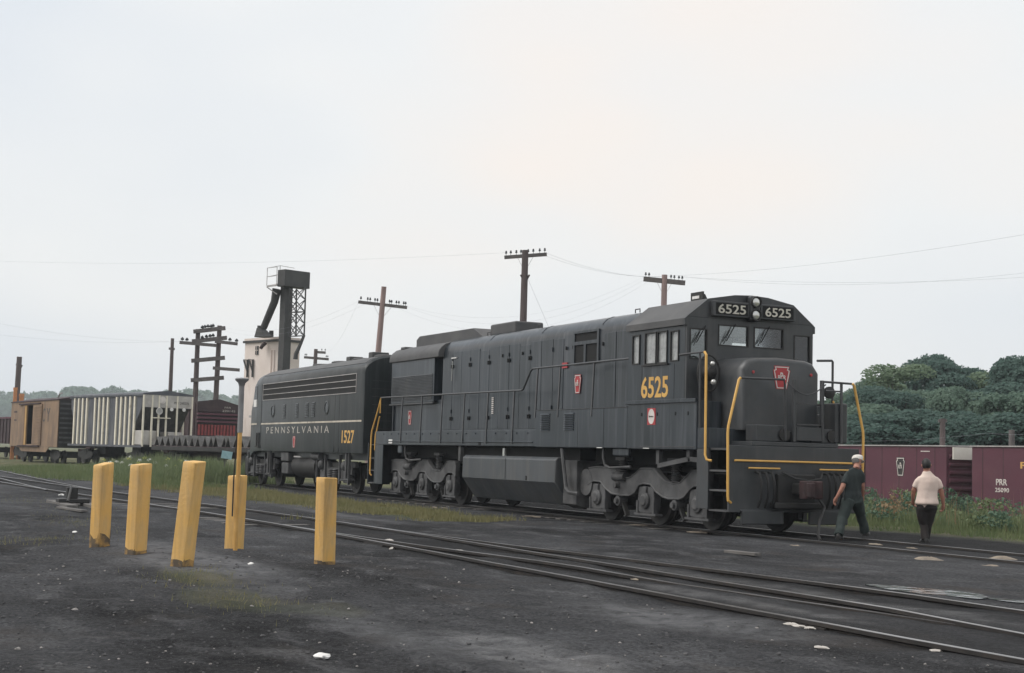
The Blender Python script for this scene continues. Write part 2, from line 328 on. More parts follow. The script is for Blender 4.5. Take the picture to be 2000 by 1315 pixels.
# frame, deck and side boxes
frame = B('frame', 'loco_paint', (-19.35, -.72, -1.5, 1.5, 1.60, 2.0), bevel=.012)
B('frame_sill', 'dark_steel', (-18.6, -1.3, -.55, .55, 1.12, 1.62), bevel=.02)
B('tank_shade_box', 'black_gap', (-12.9, -6.45, -1.25, 1.25, 1.3, 1.598))  # added black block, fills the space between sill and tank with shade
B('rear_shade_box', 'black_gap', (-18.5, -13.2, -.98, .98, 1.24, 1.598)); B('front_shade_box', 'black_gap', (-6.2, -1.2, -.98, .98, 1.24, 1.598))  # added black blocks, deepen the shade above the trucks
for s in (-1, 1):
    y0, y1 = sorted((s*1.515, s*.9))
    box = B('equipment_box', 'loco_paint', (-8.25, -3.86, y0, y1, 1.585, 2.45), bevel=.015)
    B('box_top_edge', 'handrail_steel', (-8.26, -3.86, *sorted((s*1.50, s*1.527)), 2.452, 2.462), parent=box)
    for x0 in (-7.96, -6.75):
        lv = MB()
        for k in range(8):
            z = 1.97+k*.052
            lv.prism([(s*1.512, z), (s*1.545, z+.008), (s*1.512, z+.045)], 0, x0, x0+.47)
        lv.build('louver', 'loco_paint', box)
    low = B('cab_skirt', 'loco_paint', (-3.855, -1.14, *sorted((s*1.52, s*.95)), 1.575, 2.53), bevel=.015)
    B('skirt_ledge', 'loco_paint', (-3.88, -1.13, *sorted((s*1.50, s*1.56)), 2.50, 2.575), parent=low, bevel=.008)
    B('skirt_edge_highlight', 'handrail_steel', (-3.3, -1.2, *sorted((s*1.50, s*1.533)), 1.625, 1.64), parent=low)  # lighter strip drawn as the highlight along the lower edge
    for x in (-2.62, -1.92, -1.45, -3.25):
        B('skirt_catch', 'black_gap', (x-.02, x+.02, *sorted((s*1.51, s*1.527)), 2.25, 2.32), parent=low)
    # seal on the cab side
    B('pillar', 'cab_front', (-1.145, -.735, *sorted((s*1.5, s*1.44)), .45, 1.60), bevel=.01)
    B('jack_bracket', 'underframe', (-2.78, -2.66, *sorted((s*1.36, s*1.44)), 1.28, 1.57), (-1.62, -1.50, *sorted((s*1.36, s*1.44)), 1.40, 1.57))
    MB().obox((-2.72, s*1.4, 1.24), (-1.5, s*1.4, 1.40), .08, .09).obox((-1.56, s*1.4, 1.40), (-1.16, s*1.4, 1.37), .08, .09).build('jack_brace', 'underframe', loco)
sp = B('round_seal_panel', 'emblem_red', (-3.01, -2.69, -1.527, -1.515, 2.07, 2.41))
MB().prism([(-2.85+.125*math.cos(k*math.pi/12), 2.24+.155*math.sin(k*math.pi/12)) for k in range(24)], 1, -1.526, -1.5315).build('seal_disc', 'emblem_white', sp, 0)
lettering('seal_script', 'Service', (-2.94, -2.76, 2.225, 2.262), '-y', -1.5335, 'black_letter', sp)

# cab: walls with real openings
def cab_wall(axis, pos, t, u0, u1, v0, v1, hs, name, parent=loco):
    mb = MB()
    for a, b, c, d in holes(u0, u1, v0, v1, hs):
        if axis == 0: mb.box(pos-t, pos, a, b, c, d)
        else: mb.box(a, b, min(pos, pos+t), max(pos, pos+t), c, d)
    return mb.build(name, 'cab_front' if axis == 0 else 'loco_paint', parent, 0)
XC = -1.55
fh = [(-.79, -.06, 3.66, 4.09), (.06, .79, 3.66, 4.09), (-1.45, -1.04, 3.36, 3.98), (1.04, 1.45, 3.36, 3.98)]
fw = cab_wall(0, XC, .06, -1.515, 1.515, 2.53, 4.20, fh, 'cab_front_wall')
rw = cab_wall(0, -3.79, .05, -1.46, 1.46, 2.53, 4.20, [(-1.42, -1.03, 3.4, 3.95), (1.03, 1.42, 3.4, 3.95)], 'cab_rear_wall')
def pane(parent, face, pos, h, fr=.024, name='window_pane', gm='window_glass'):
    a, b, c, d = h; mb = MB(); g = MB()
    for q in holes(a, b, c, d, [(a+fr, b-fr, c+fr, d-fr)]):
        if face == 0: mb.box(pos-.03, pos+.012, *q)
        else: mb.box(q[0], q[1], *sorted((pos, pos+face*.02)), q[2], q[3])
    f = mb.build('window_frame', 'dark_steel', parent, 0)
    if face == 0: g.box(pos-.03, pos-.024, a+.01, b-.01, c+.01, d-.01)
    else: g.box(a+.01, b-.01, *sorted((pos-face*.02, pos-face*.026)), c+.01, d-.01)
    g.build(name, gm, parent, 0)
for h in fh: pane(fw, 0, XC, h)
for s in (-1, 1):
    sh = [(-3.68, -3.37, 3.33, 3.95), (-3.16, -2.70, 3.31, 3.97), (-2.66, -2.27, 3.31, 3.97), (-2.15, -1.83, 3.33, 3.95)]
    sw = cab_wall(1, s*1.52, -s*.05, -3.85, XC-.06, 2.53, 4.12, sh, 'cab_side_wall')
    for h in sh: pane(sw, s, s*1.52, h, gm='sky_film_glass' if s < 0 else 'window_glass')
    MB().box(-3.22, -2.2, *sorted((s*1.52, s*1.57)), 3.275, 3.305).build('arm_rest', 'dark_steel', sw)
# roof with drip edge and a faceted crown
prof = [(-1.57, 4.03), (-1.57, 4.17), (-1.03, 4.59), (-.4, 4.70), (0, 4.72), (.4, 4.70), (1.03, 4.59), (1.57, 4.17), (1.57, 4.03)]
inn = [(1.53, 4.05), (1.53, 4.15), (1.0, 4.55), (0, 4.67), (-1.0, 4.55), (-1.53, 4.15), (-1.53, 4.05)]
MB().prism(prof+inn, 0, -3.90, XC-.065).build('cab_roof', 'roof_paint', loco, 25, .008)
MB().prism([(-1.57, 4.03), (-1.57, 4.17), (-1.03, 4.59), (-.4, 4.70), (0, 4.72), (.4, 4.70), (1.03, 4.59), (1.57, 4.17), (1.57, 4.03), (1.515, 4.03), (1.515, 4.2), (-1.515, 4.2), (-1.515, 4.03)], 0, XC-.064, XC+.004).build('roof_front_plate', 'cab_front', loco, 0, .008)
B('cab_ceiling', 'cab_lining', (-3.74, XC-.07, -1.44, 1.44, 4.06, 4.08)); B('cab_bulkhead', 'cab_lining', (-3.785, -3.76, -1.0, 1.0, 2.6, 4.05))
B('cab_floor', 'dark_steel', (-3.74, XC-.07, -1.44, 1.44, 2.56, 2.60))
cs = B('control_stand', 'cab_lining', (-2.5, -1.95, -.45, -.1, 2.6, 3.62), bevel=.03)
B('seat_back', 'black_gap', (-3.0, -2.88, -1.15, -.7, 2.9, 3.75), (-3.0, -2.5, -1.15, -.7, 2.9, 3.02), bevel=.03)
# wipers
for y, dz in ((-.52, 0), (.3, 0), (-1.22, -.07)):
    MB().tube([(XC+.03, y+.12, 4.11+dz), (XC+.04, y-.1, 3.76+dz)], .011, 6).tube([(XC+.035, y-.02, 3.98+dz), (XC+.035, y-.16, 3.7+dz)], .009, 6).build('wiper', 'black_gap', fw)
# number boards and twin headlight
for s in (-1, 1):
    y0, y1 = sorted((s*.13, s*.98))
    nb = B('number_board', 'cab_front', (XC, XC+.13, y0, y1, 4.24, 4.545), bevel=.015)
    B('board_glass', 'black_gap', (XC+.128, XC+.136, y0+.05, y1-.05, 4.275, 4.51), parent=nb)
    a, b = (-.88, -.23) if s < 0 else (.24, .86)
    lettering('board_number', '6525', (a, b, 4.30, 4.485), '+x', XC+.139, 'cream_number', nb, .012)
hl = B('headlight', 'cab_front', (XC, XC+.15, -.125, .125, 4.18, 4.70), bevel=.05, seg=3)
for z in (4.57, 4.31):
    MB().lathe([(.105, 0), (.12, .02), (.12, .075), (.10, .075), (.095, .03), (.001, .03)], (XC+.12, 0, z), (1, 0, 0), 24).build('headlight_rim', 'dark_steel', hl)
    MB().lathe([(.001, .0), (.095, .0), (.085, .02), (.05, .035), (.001, .04)], (XC+.152, 0, z), (1, 0, 0), 24).build('headlight_lens', 'lamp_glass', hl)
# roof aerial
MB().box(-3.32, -2.86, -.34, -.30, 4.69, 4.90).build('aerial_plate', 'dark_steel', loco)
MB().prism([(-.32, 4.69), (-.32, 4.90), (-.02, 4.9), (.1, 4.69)], 0, -3.3, -3.26).build('aerial_end', 'dark_steel', loco)
B('aerial_tag', 'white_chip', (-3.25, -2.98, -.348, -.341, 4.76, 4.82))

# nose
ny = .92
np_ = [(-XC*0-ny, 1.98), (ny, 1.98), (ny, 3.18), (ny-.14, 3.36), (ny-.32, 3.41), (0, 3.44), (-ny+.32, 3.41), (-ny+.14, 3.36), (-ny, 3.18)]
def nose_ring(x, g, dz): return [(x, p[0]*g, 1.98+(p[1]-1.98)*dz) for p in np_]
MB().loft([nose_ring(XC+.002, 1, 1.0), nose_ring(-.68, 1, .985), nose_ring(-.57, .985, .975), nose_ring(-.515, .95, .95), nose_ring(-.50, .9, .92)]).build('nose', 'cab_front', loco, 40)
keystone(loco, '+x', -.498, -.0, 3.02, .45, 1.1)
MB().box(-.515, -.49, -.22, .22, 2.80, 3.24).build('emblem_mount', 'cab_front', loco) if False else None
for y in (-.66, .70):
    MB().lathe([(.03, 0), (.03, .03), (.001, .035)], (-.515, y, 3.1), (1, 0, 0), 12).build('marker_lamp', 'emblem_red', loco)
# end deck, drop step, treads on the nose
B('end_deck', 'cab_front', (-1.15, -.01, -1.0, 1.0, 1.68, 1.76), bevel=.01)
B('deck_box', 'cab_front', (-.5, -.12, -.82, -.14, 1.765, 2.08), bevel=.02); B('deck_box', 'cab_front', (-.5, -.12, .72, 1.05, 1.765, 2.04), bevel=.02)
ds = B('drop_step', 'cab_front', (-.14, -.06, -.02, .05, 1.77, 2.98), (-.14, -.06, .64, .70, 1.77, 2.98), (-.13, -.05, .05, .64, 1.80, 2.06), bevel=.008)
for z in (2.1, 2.5): B('step_edge', 'handrail_steel', (-.11, -.045, .05, .64, z, z+.02), parent=ds)
MB().lathe([(.12, 0), (.12, .05), (.001, .06)], (-.125, -.2, 1.9), (1, 0, 0), 20).lathe([(.12, 0), (.12, .05), (.001, .06)], (-.125, .92, 1.9), (1, 0, 0), 20).build('hose_socket', 'dark_steel', loco)
B('deck_cabinet', 'cab_front', (-1.5, -.75, .96, 1.4, 1.77, 2.35), (-.45, -.05, .95, 1.25, 1.77, 2.55), bevel=.03)
# pilot plate
B('pilot', 'cab_front', (-.07, 0, -1.5, 1.5, .42, 1.675), bevel=.012)
B('pilot_skirt', 'cab_front', (-.05, .03, -1.22, -.28, .2, .46), (-.05, .03, .32, 1.22, .2, .46), (-.25, .02, -1.26, 1.26, .43, .475), bevel=.02)
MB().tube([(.05, -1.42, 1.39), (.05, 1.5, 1.39)], .020, 6).build('uncoupling_rail', 'yellow_rail', loco)
for ya, yb in ((-1.13, -.42), (.5, 1.3)): MB().tube([(.08, ya, 1.255), (.08, yb, 1.255)], .016, 6).build('uncoupling_lever', 'yellow_rail', loco)
for y0 in (-.95, -.80, -.66, .62, .76, .9, 1.04):
    ph = [(.04, y0, 1.18), (.16, y0+.01, 1.16), (.22, y0+.02, 1.0), (.2, y0+.03, .7), (.1, y0+.03, .52)]
    MB().tube(ph, .026, 7).build('air_hose', 'hose_rubber', loco)
MB().tube([(.1, -.4, 1.2), (.25, -.2, 1.08), (.3, .1, 1.04), (.25, .4, 1.08), (.1, .55, 1.2)], .02, 6).build('jumper_cable', 'hose_rubber', loco)
cp = B('coupler', 'dark_steel', (0, .4, -.18, .12, .77, .99), bevel=.04)
MB().prism([(.34, -.14), (.42, -.22), (.56, -.24), (.62, -.18), (.62, -.06), (.55, -.01), (.55, .08), (.63, .15), (.60, .20), (.46, .19), (.34, .1)], 2, .70, 1.04).build('coupler_head', 'rust_coupler', cp, 35, .025, 3)
MB().prism([(.52, -.20), (.66, -.21), (.70, -.14), (.67, -.04), (.57, -.0), (.54, -.07)], 2, .73, 1.01).build('coupler_knuckle', 'rust_coupler', cp, 35, .025, 3)
B('coupler_pocket', 'dark_steel', (0, .12, -.48, .38, .60, 1.16), (0, .2, -.6, .5, .5, .62), bevel=.03)
MB().tube([(.25, .35, .72), (.5, .3, .55), (.75, .0, .3), (1.05, -.25, .06), (1.35, -.42, -.02)], .028, 8).build('brake_hose', 'hose_rubber', loco)
# corner steps
for s in (-1, 1):
    for xa, xb in ((-.73, -.02), (-19.92, -19.37)):
        st = B('step_well', 'cab_front', (xa, xb, *sorted((s*.98, s*1.0)), .42, 1.62), (xa, xb, *sorted((s*1.0, s*1.46)), 1.58, 1.62))
        for z in (.42, .80, 1.17):
            B('step_tread', 'underframe', (xa+.01, xb-.01, *sorted((s*1.01, s*1.48)), z, z+.035), parent=st)
        e0, e1 = (xa-.03, xa) if xa < -10 else (xb, xb+.0)
        if xa < -10: B('step_side', 'loco_paint', (xa-.04, xa, *sorted((s*.98, s*1.5)), .40, 1.66), (xb, xb+.03, *sorted((s*.98, s*1.5)), .40, 1.60), parent=st)
B('rear_end_plate', 'cab_front', (-19.93, -19.86, -1.0, 1.0, .45, 1.68), bevel=.01)
B('rear_deck', 'loco_paint', (-19.9, -19.34, -1.0, 1.0, 1.62, 1.70))
B('rear_apron', 'loco_paint', (-19.36, -18.64, -1.5, -1.47, .42, 1.6), bevel=.01)
B('rear_coupler', 'rust_coupler', (-20.5, -19.9, -.2, .2, .7, 1.02), bevel=.05)

# handrails
YR = 1.47
for s in (-1, 1):
    hr = MB().tube([(-19.02, s*YR, 3.02), (-9.15, s*YR, 2.96), (-9.05, s*YR, 2.99), (-8.66, s*YR, 3.42), (-8.55, s*YR, 3.46), (-3.84, s*YR, 3.48)], .024, 8).build('handrail', 'handrail_steel', loco)
    for x, zt in ((-17.19, 3.0), (-15.66, 3.0), (-14.15, 2.99), (-12.63, 2.98), (-11.12, 2.97), (-9.56, 2.96), (-8.28, 3.46), (-7.1, 3.47), (-5.46, 3.48)):
        zb = 1.66 if x < -8.5 else 2.28
        MB().obox((x, s*1.515 if x > -8.5 else s*1.51, zb), (x, s*YR, zt), .05, .03, (0, 1, 0)).build('stanchion', 'handrail_steel', hr)
    # yellow step rails
    MB().tube([(-.86, s*1.54, 3.46), (-.80, s*1.54, 3.40), (-.78, s*1.54, 1.48), (-.74, s*1.53, 1.39), (-.66, s*1.47, 1.37)], .026, 8).build('step_rail', 'yellow_rail', loco) if s < 0 else None
    MB().tube([(-1.8, s*1.53, 3.45), (-1.1, s*1.53, 3.46), (-.86, s*1.54, 3.46)], .02, 8).tube([(-1.08, s*1.5, 3.46), (-1.08, s*1.48, 1.7)], .024, 8).build('cab_rail', 'handrail_steel', loco) if s < 0 else None
    MB().tube([(.03, s*1.30, 2.94), (.03, s*1.34, 2.90), (.03, s*1.56, 2.02), (.03, s*1.57, 1.9), (.03, s*1.55, .72), (.03, s*1.54, .64), (.0, s*1.46, .60)], .026, 8).build('end_step_rail', 'yellow_rail', loco)
    MB().tube([(-19.02, s*YR, 3.02), (-19.3, s*YR, 2.6), (-19.66, s*1.5, 2.02), (-19.70, s*1.5, 1.85), (-19.72, s*1.5, .72), (-19.68, s*1.46, .66)], .026, 8).build('rear_step_rail', 'yellow_rail', loco)
    MB().tube([(-19.1, s*1.47, 2.45), (-19.3, s*1.47, 2.05), (-19.33, s*1.5, 1.9), (-19.36, s*1.5, 1.45), (-19.34, s*1.46, 1.40)], .022, 8).build('rear_step_rail', 'yellow_rail', loco)
    MB().tube([(-19.06, s*YR, 3.0), (-19.06, s*YR, 2.55)], .02, 8).build('rear_post', 'yellow_rail', loco)
    MB().tube([(.0, s*1.30, 2.94), (0, s*.3 if s < 0 else s*.62, 2.95), (-.02, s*.26 if s < 0 else s*.6, 2.85), (-.06, s*.2 if s < 0 else .66, 1.8)], .022, 8).build('end_rail', 'handrail_steel', loco)
MB().tube([(-.05, .72, 2.78), (-.05, 1.06, 2.78)], .018, 6).tube([(-.02, 1.07, 2.95), (-.02, 1.08, 1.75)], .028, 6).build('end_rail', 'handrail_steel', loco)
MB().tube([(-.6, .92, 3.40), (-.6, 1.28, 3.42), (-.6, 1.30, 3.40), (-.6, 1.30, 1.8)], .024, 8).build('corner_rail', 'handrail_steel', loco)
MB().tube([(-.58, 1.3, 2.62), (-.58, 1.36, 2.4), (-.58, 1.48, 2.02)], .022, 8).build('corner_grab', 'yellow_rail', loco)
MB().lathe([(.001, 0), (.08, .01), (.12, .1), (.12, .16), (.001, .2)], (-.7, 1.2, 2.78), (1, 0, 0), 16).build('class_lamp', 'dark_steel', loco)
ch = [(-.02, -.2+.9*t, 2.9-.22*math.sin(math.pi*t)) for t in [k/8 for k in range(9)]]
MB().tube(ch, .012, 6).build('safety_chain', 'handrail_steel', loco)
# bell on the nose side
bl = MB().lathe([(.001, 0), (.16, .02), (.17, .08), (.12, .12), (.09, .22), (.001, .26)], (-1.35, -1.16, 3.1), (1, -.15, 0), 20).build('bell', 'dark_steel', loco)
MB().tube([(-1.3+.02*math.cos(a), -1.16+.24*math.cos(a), 3.08+.36*math.sin(a)) for a in [k*math.pi/10 for k in range(21)]], .02, 6).build('bell_yoke', 'dark_steel', bl)
MB().sphere((-1.1, -1.2, 3.26), .05).sphere((-1.1, -1.17, 2.9), .06).build('bell_bracket', 'lamp_glass', bl)

# hood
hp = [(-.95, 1.99), (-.95, 4.22), (-.93, 4.32), (-.87, 4.42), (-.77, 4.52), (-.62, 4.585), (-.3, 4.62), (0, 4.625), (.3, 4.62), (.62, 4.585), (.77, 4.52), (.87, 4.42), (.93, 4.32), (.95, 4.22), (.95, 1.99)]
hood = MB().prism(hp, 0, -15.45, -3.84).build('hood', 'loco_paint', loco, 40)
rear = MB().prism([(-.95, 1.99), (-.95, 2.9), (.95, 2.9), (.95, 1.99)], 0, -19.26, -15.44).build('hood_rear', 'loco_paint', loco)
for s in (-1, 1):
    rb = B('radiator_box', 'loco_paint', (-19.28, -15.82, *sorted((s*1.06, s*.5)), 2.84, 4.13), bevel=.02)
    sl = MB()
    for k in range(17):
        z = 2.92+k*.044; sl.prism([(s*1.061, z), (s*1.085, z+.006), (s*1.061, z+.034)], 0, -19.18, -15.92)
    sl.build('radiator_louver', 'cab_front', rb)
    B('radiator_sill', 'handrail_steel', (-19.3, -15.8, *sorted((s*1.05, s*1.10)), 2.80, 2.84), parent=rb)
rp_ = [(p[0]*1.19, 4.1+(p[1]-4.1)*.93) if p[1] > 4 else None for p in hp]; rp_ = [p for p in rp_ if p]
rp_ = [(-1.13, 4.10)]+rp_+[(1.13, 4.10)]
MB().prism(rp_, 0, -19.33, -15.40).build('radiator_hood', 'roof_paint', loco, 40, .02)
rr = MB().prism([(-1.0, 2.0), (-1.0, 4.1), (1.0, 4.1), (1.0, 2.0)], 0, -19.27, -19.2).build('rear_wall', 'loco_paint', loco)
# doors along the hood with latches
xs = [-15.3, -14.72, -14.1, -13.48, -12.86, -12.24, -11.62, -11.0, -10.38, -9.76, -9.14, -8.52]
for s in (-1, 1):
    for i, (a, b) in enumerate(zip(xs, xs[1:])):
        d = B('hood_door', 'loco_paint', (a+.007, b-.007, *sorted((s*.945, s*(.959+.003*(i % 3 == 0)))), 2.06, 4.20 if i % 4 else 4.14), bevel=.004)
        if i % 2:
            for z in (2.35, 3.80): B('door_latch', 'black_gap', (a+.03, a+.065, *sorted((s*.96, s*.99)), z-.05, z+.05), (a-.07, a-.035, *sorted((s*.96, s*.99)), z-.05, z+.05), parent=d)
        else: B('door_hinge', 'loco_paint', (b-.03, b+.0, *sorted((s*.965, s*.985)), 2.5, 2.6), (b-.03, b, *sorted((s*.965, s*.985)), 3.9, 4.0), parent=d)
    for a, b in ((-8.45, -7.95), (-5.95, -5.4), (-5.36, -4.7), (-4.66, -3.95)):
        B('hood_panel', 'loco_paint', (a+.012, b-.012, *sorted((s*.945, s*.962)), 2.5, 4.18), bevel=.006)
    # air intake openings behind the cab
    iv = MB()
    for q in holes(-7.44, -6.18, 3.52, 4.30, [(-7.36, -6.26, 4.06, 4.25), (-7.36, -6.90, 3.56, 3.98), (-6.80, -6.26, 3.56, 3.98)]): iv.box(q[0], q[1], *sorted((s*.945, s*.985)), q[2], q[3])
    iv = iv.build('intake_frame', 'loco_paint', loco, 0)
    for q in ((-7.36, -6.26, 4.06, 4.25), (-7.36, -6.90, 3.56, 3.98), (-6.80, -6.26, 3.56, 3.98)):
        B('intake_mesh', 'black_gap', (q[0], q[1], *sorted((s*.95, s*.957)), q[2], q[3]), parent=iv)
    for x in (-7.8, -7.45, -6.0, -10.2, -11.4): B('hood_catch', 'black_gap', (x-.02, x+.02, *sorted((s*.96, s*.985)), 3.9, 3.98))
# small bright details on the near side
B('white_tag', 'white_chip', (-14.75, -14.4, -1.0, -.966, 4.02, 4.05)); B('white_tag', 'white_chip', (-4.55, -4.05, -.99, -.955, 4.16, 4.21))
B('white_tag', 'white_chip', (-18.15, -17.85, -1.512, -1.5, 1.64, 1.76)); B('red_tag', 'emblem_red', (-7.98, -7.72, -.985, -.955, 3.47, 3.60))
MB().tube([(-14.6, -1.02, 3.95), (-14.63, -1.02, 3.4)], .012, 6).build('grab_iron', 'lamp_glass', loco)
for x in (-11.5, -5.05, -3.05):
    B('lift_pad', 'white_chip', (x-.12, x+.12, -1.525, -1.40, 1.585, 1.60)) if x > -6 else B('drain_eye', 'black_gap', (x-.07, x+.07, -1.508, -1.49, 1.62, 1.70))
wl = MB()
for k in range(9): wl.box(-12.0, -11.88, -.975, -.968, 2.45+k*.05, 2.478+k*.05)
wl.build('sight_scale', 'emblem_white', loco)
keystone(loco, '-y', -.968, -7.18, 3.07, .44, .95); keystone(loco, '-y', -.952, -17.9, 2.42, .42, .85)
lettering('cab_number', '6525', (-3.29, -2.22, 2.62, 3.06), '-y', -1.521, 'yellow_number', loco, .018)
# seams, conduit and grabs that break up the flat sides
for s in (-1, 1):
    B('cab_seam', 'black_gap', (-3.28, -3.272, *sorted((s*1.519, s*1.523)), 2.58, 3.28), (-2.0, -1.992, *sorted((s*1.519, s*1.523)), 2.58, 3.28))
    B('box_seam', 'black_gap', (-6.1, -6.09, *sorted((s*1.514, s*1.518)), 1.6, 2.44), (-4.9, -4.89, *sorted((s*1.514, s*1.518)), 1.6, 2.44))
    MB().tube([(-18.3, s*1.512, 1.70), (-8.4, s*1.512, 1.70)], .014, 6).build('sill_conduit', 'loco_paint', loco)
    for x in [-18.6+k*.62 for k in range(17)]: B('sill_bolt', 'loco_paint', (x-.018, x+.018, *sorted((s*1.49, s*1.518)), 1.90, 1.936))
    for x in (-13.2, -10.1, -5.2): MB().tube([(x, s*.6, 4.60), (x, s*.6, 4.68), (x+.2, s*.6, 4.68), (x+.2, s*.6, 4.60)], .014, 6).build('lifting_eye', 'roof_paint', loco)
for x in (-12.4, -9.3, -6.2): MB().prism([(-.90, 4.40), (-.78, 4.525), (-.62, 4.595), (0, 4.634), (.62, 4.595), (.78, 4.525), (.90, 4.40), (.62, 4.55), (0, 4.6), (-.62, 4.55)], 0, x, x+.03).build('roof_seam', 'loco_paint', loco, 0)
# roof fittings
MB().prism([(-18.6, 4.55), (-18.6, 4.80), (-18.35, 4.90), (-14.3, 4.88), (-13.6, 4.6), (-13.6, 4.55)], 1, -.55, .55).build('roof_duct', 'roof_paint', loco, 0, .02)
B('exhaust_stack', 'roof_paint', (-13.45, -11.85, -.42, .42, 4.6, 4.92), bevel=.05, seg=3)
B('roof_fan_box', 'roof_paint', (-19.0, -18.65, -.9, .9, 4.5, 4.58), bevel=.02)
# fuel tank and plumbing
tp = [(-1.5, 1.30), (-1.5, .78), (-1.12, .26), (1.12, .26), (1.5, .78), (1.5, 1.30), (1.42, 1.36), (-1.42, 1.36)]
tk = MB().prism(tp, 0, -12.60, -7.18).build('fuel_tank', 'tank_paint', loco, 25, .03)
MB().box(-9.92, -9.90, -1.506, -1.499, .8, 1.3).build('tank_seam', 'dark_steel', tk); B('tank_plug', 'black_gap', (-8.75, -8.68, -1.507, -1.49, .80, .90), parent=tk)
MB().tube([(-10.3, -1.35, 1.36), (-10.3, -1.35, 1.55)], .05, 10).build('filler_cap', 'lamp_glass', tk)
MB().prism([(-1.3, 1.3), (-1.3, .3), (-1.0, .2), (1.0, .2), (1.3, .3), (1.3, 1.3)], 0, -7.17, -6.5).build('sump_box', 'underframe', loco, 25, .02)
MB().tube([(-6.95, -1.46, 1.56), (-6.85, -1.46, 1.2), (-6.7, -1.46, .68), (-6.55, -1.46, .58), (-6.1, -1.46, .56)], .045, 8).build('sand_pipe', 'underframe', loco)
MB().cyl((-6.25, -1.2, .82), (-6.25, -.7, .82), .3, n=20).build('air_reservoir', 'underframe', loco)
for x in (-5.05, -17.0):
    MB().tube([(x, -1.42, 1.58), (x, -1.42, 1.38), (x+.05, -1.40, 1.22), (x+.2, -1.36, 1.16), (x+1.0, -1.3, 1.2)], .03, 8).build('brake_pipe', 'underframe', loco)
B('frame_gusset', 'loco_paint', (-4.6, -3.9, -1.45, -1.38, 1.42, 1.59), bevel=.03); B('frame_gusset', 'loco_paint', (-17.55, -17.2, -1.45, -1.38, 1.36, 1.6), bevel=.03)
B('pipe_hanger', 'underframe', (-13.0, -12.86, -1.45, -1.35, 1.2, 1.6))

# trucks
sf_bot = [(-6.14, .75), (-5.9, .84), (-5.57, .83), (-5.35, .69), (-5.07, .59), (-4.66, .56), (-4.26, .57), (-4.04, .65), (-3.88, .81), (-3.69, .84), (-3.41, .83), (-3.19, .69), (-2.91, .59), (-2.69, .56), (-2.25, .57), (-2.08, .62), (-1.86, .78), (-1.7, .85), (-1.42, .85), (-1.2, .76)]
sf_top = [(-6.14, 1.16), (-5.8, 1.19), (-5.03, 1.18), (-4.82, 1.07), (-4.6, .98), (-4.3, .98), (-4.05, 1.08), (-3.83, 1.19), (-3.27, 1.2), (-3.08, 1.07), (-2.83, .94), (-2.53, .91), (-2.25, .93), (-2.0, 1.07), (-1.81, 1.19), (-1.35, 1.2), (-1.2, 1.14)]
AX = (-1.6, -3.62, -5.72)
def make_truck():
    t = B('truck', 'dark_steel', (-6.1, -1.25, -.9, -.78, .7, 1.05), (-6.1, -1.25, .78, .9, .7, 1.05), (-4.0, -3.3, -.85, .85, .6, 1.1), (-5.9, -1.3, -.6, .6, .35, .9))
    for s in (-1, 1):
        f = MB().prism(sf_bot+sf_top[::-1], 1, s*1.06, s*1.19).build('side_frame', 'underframe', t, 25, .015)
        lip = MB()
        lip.tube([(x, s*1.19, z+.02) for x, z in sf_bot], .02, 6); lip.tube([(x, s*1.19, z-.02) for x, z in sf_top], .016, 6)
        lip.build('frame_lip', 'underframe', t)
        for x in AX:
            w = MB().lathe([(.001, .02), (.12, .03), (.14, .0), (.36, .035), (.43, .0), (.508, .0), (.512, .10), (.54, .115), (.53, .14), (.44, .14), (.36, .1), (.1, .08), (.001, .08)], (x, s*.835, .51), (0, -s, 0), 40).build('wheel', 'wheel_steel', t)
            MB().lathe([(.4955, .006), (.5115, .006), (.5155, .1), (.4955, .1)], (x, s*.835, .51), (0, -s, 0), 40).build('wheel_tread', 'wheel_tread', t) if False else None
            j = MB().prism([(x-.30, .80), (x+.30, .80), (x+.34, .52), (x+.30, .26), (x+.12, .24), (x-.12, .24), (x-.30, .26), (x-.34, .52)], 1, s*1.0, s*1.17)
            j.lathe([(.001, .09), (.10, .09), (.13, .06), (.17, .05), (.18, 0)], (x, s*1.17, .51), (0, s, 0), 18)
            j.box(x-.07, x+.07, *sorted((s*1.16, s*1.22)), .66, .80)
            j.build('axle_box', 'underframe', t, 30, .02)
            MB().box(x-.44, x+.44, *sorted((s*1.02, s*1.2)), .20, .245).box(x-.36, x-.30, *sorted((s*1.1, s*1.19)), .22, .5).box(x+.30, x+.36, *sorted((s*1.1, s*1.19)), .22, .5).build('pedestal_tie', 'underframe', t)
        for x in (-2.5, -4.66):
            sp_ = [(.10+.018*math.cos(k*math.pi), .0+k*.022) for k in range(20)]
            MB().lathe([(.001, 0)]+sp_+[(.001, .42)], (x, s*1.12, .93), (0, 0, 1), 14).build('coil_spring', 'underframe', t)
            MB().box(x-.2, x+.2, s*1.12-.1, s*1.12+.1, 1.33, 1.40).build('spring_cap', 'underframe', t)
            q = -.0; bx = x-.12 if x < -4 else x+.05
            MB().cyl((bx, s*1.0, .46), (bx, s*1.2, .46), .11, n=14).cyl((bx, s*1.2, .46), (bx, s*1.26, .46), .06, n=10).build('brake_rigging', 'underframe', t)
            MB().obox((bx+.1, s*1.1, .42), (bx+.28, s*1.1, .16), .09, .06).build('brake_shoe', 'dark_steel', t)
        MB().cyl((-4.45, s*1.18, .98), (-4.95, s*1.18, .98), .10, n=14).cyl((-4.75, s*1.18, .80), (-4.75, s*1.3, .80), .07, n=10).build('brake_cylinder', 'underframe', t)
    return t
tr1 = make_truck()
tr2 = copy_tree(tr1, loco); tr2.location.x -= 12.57

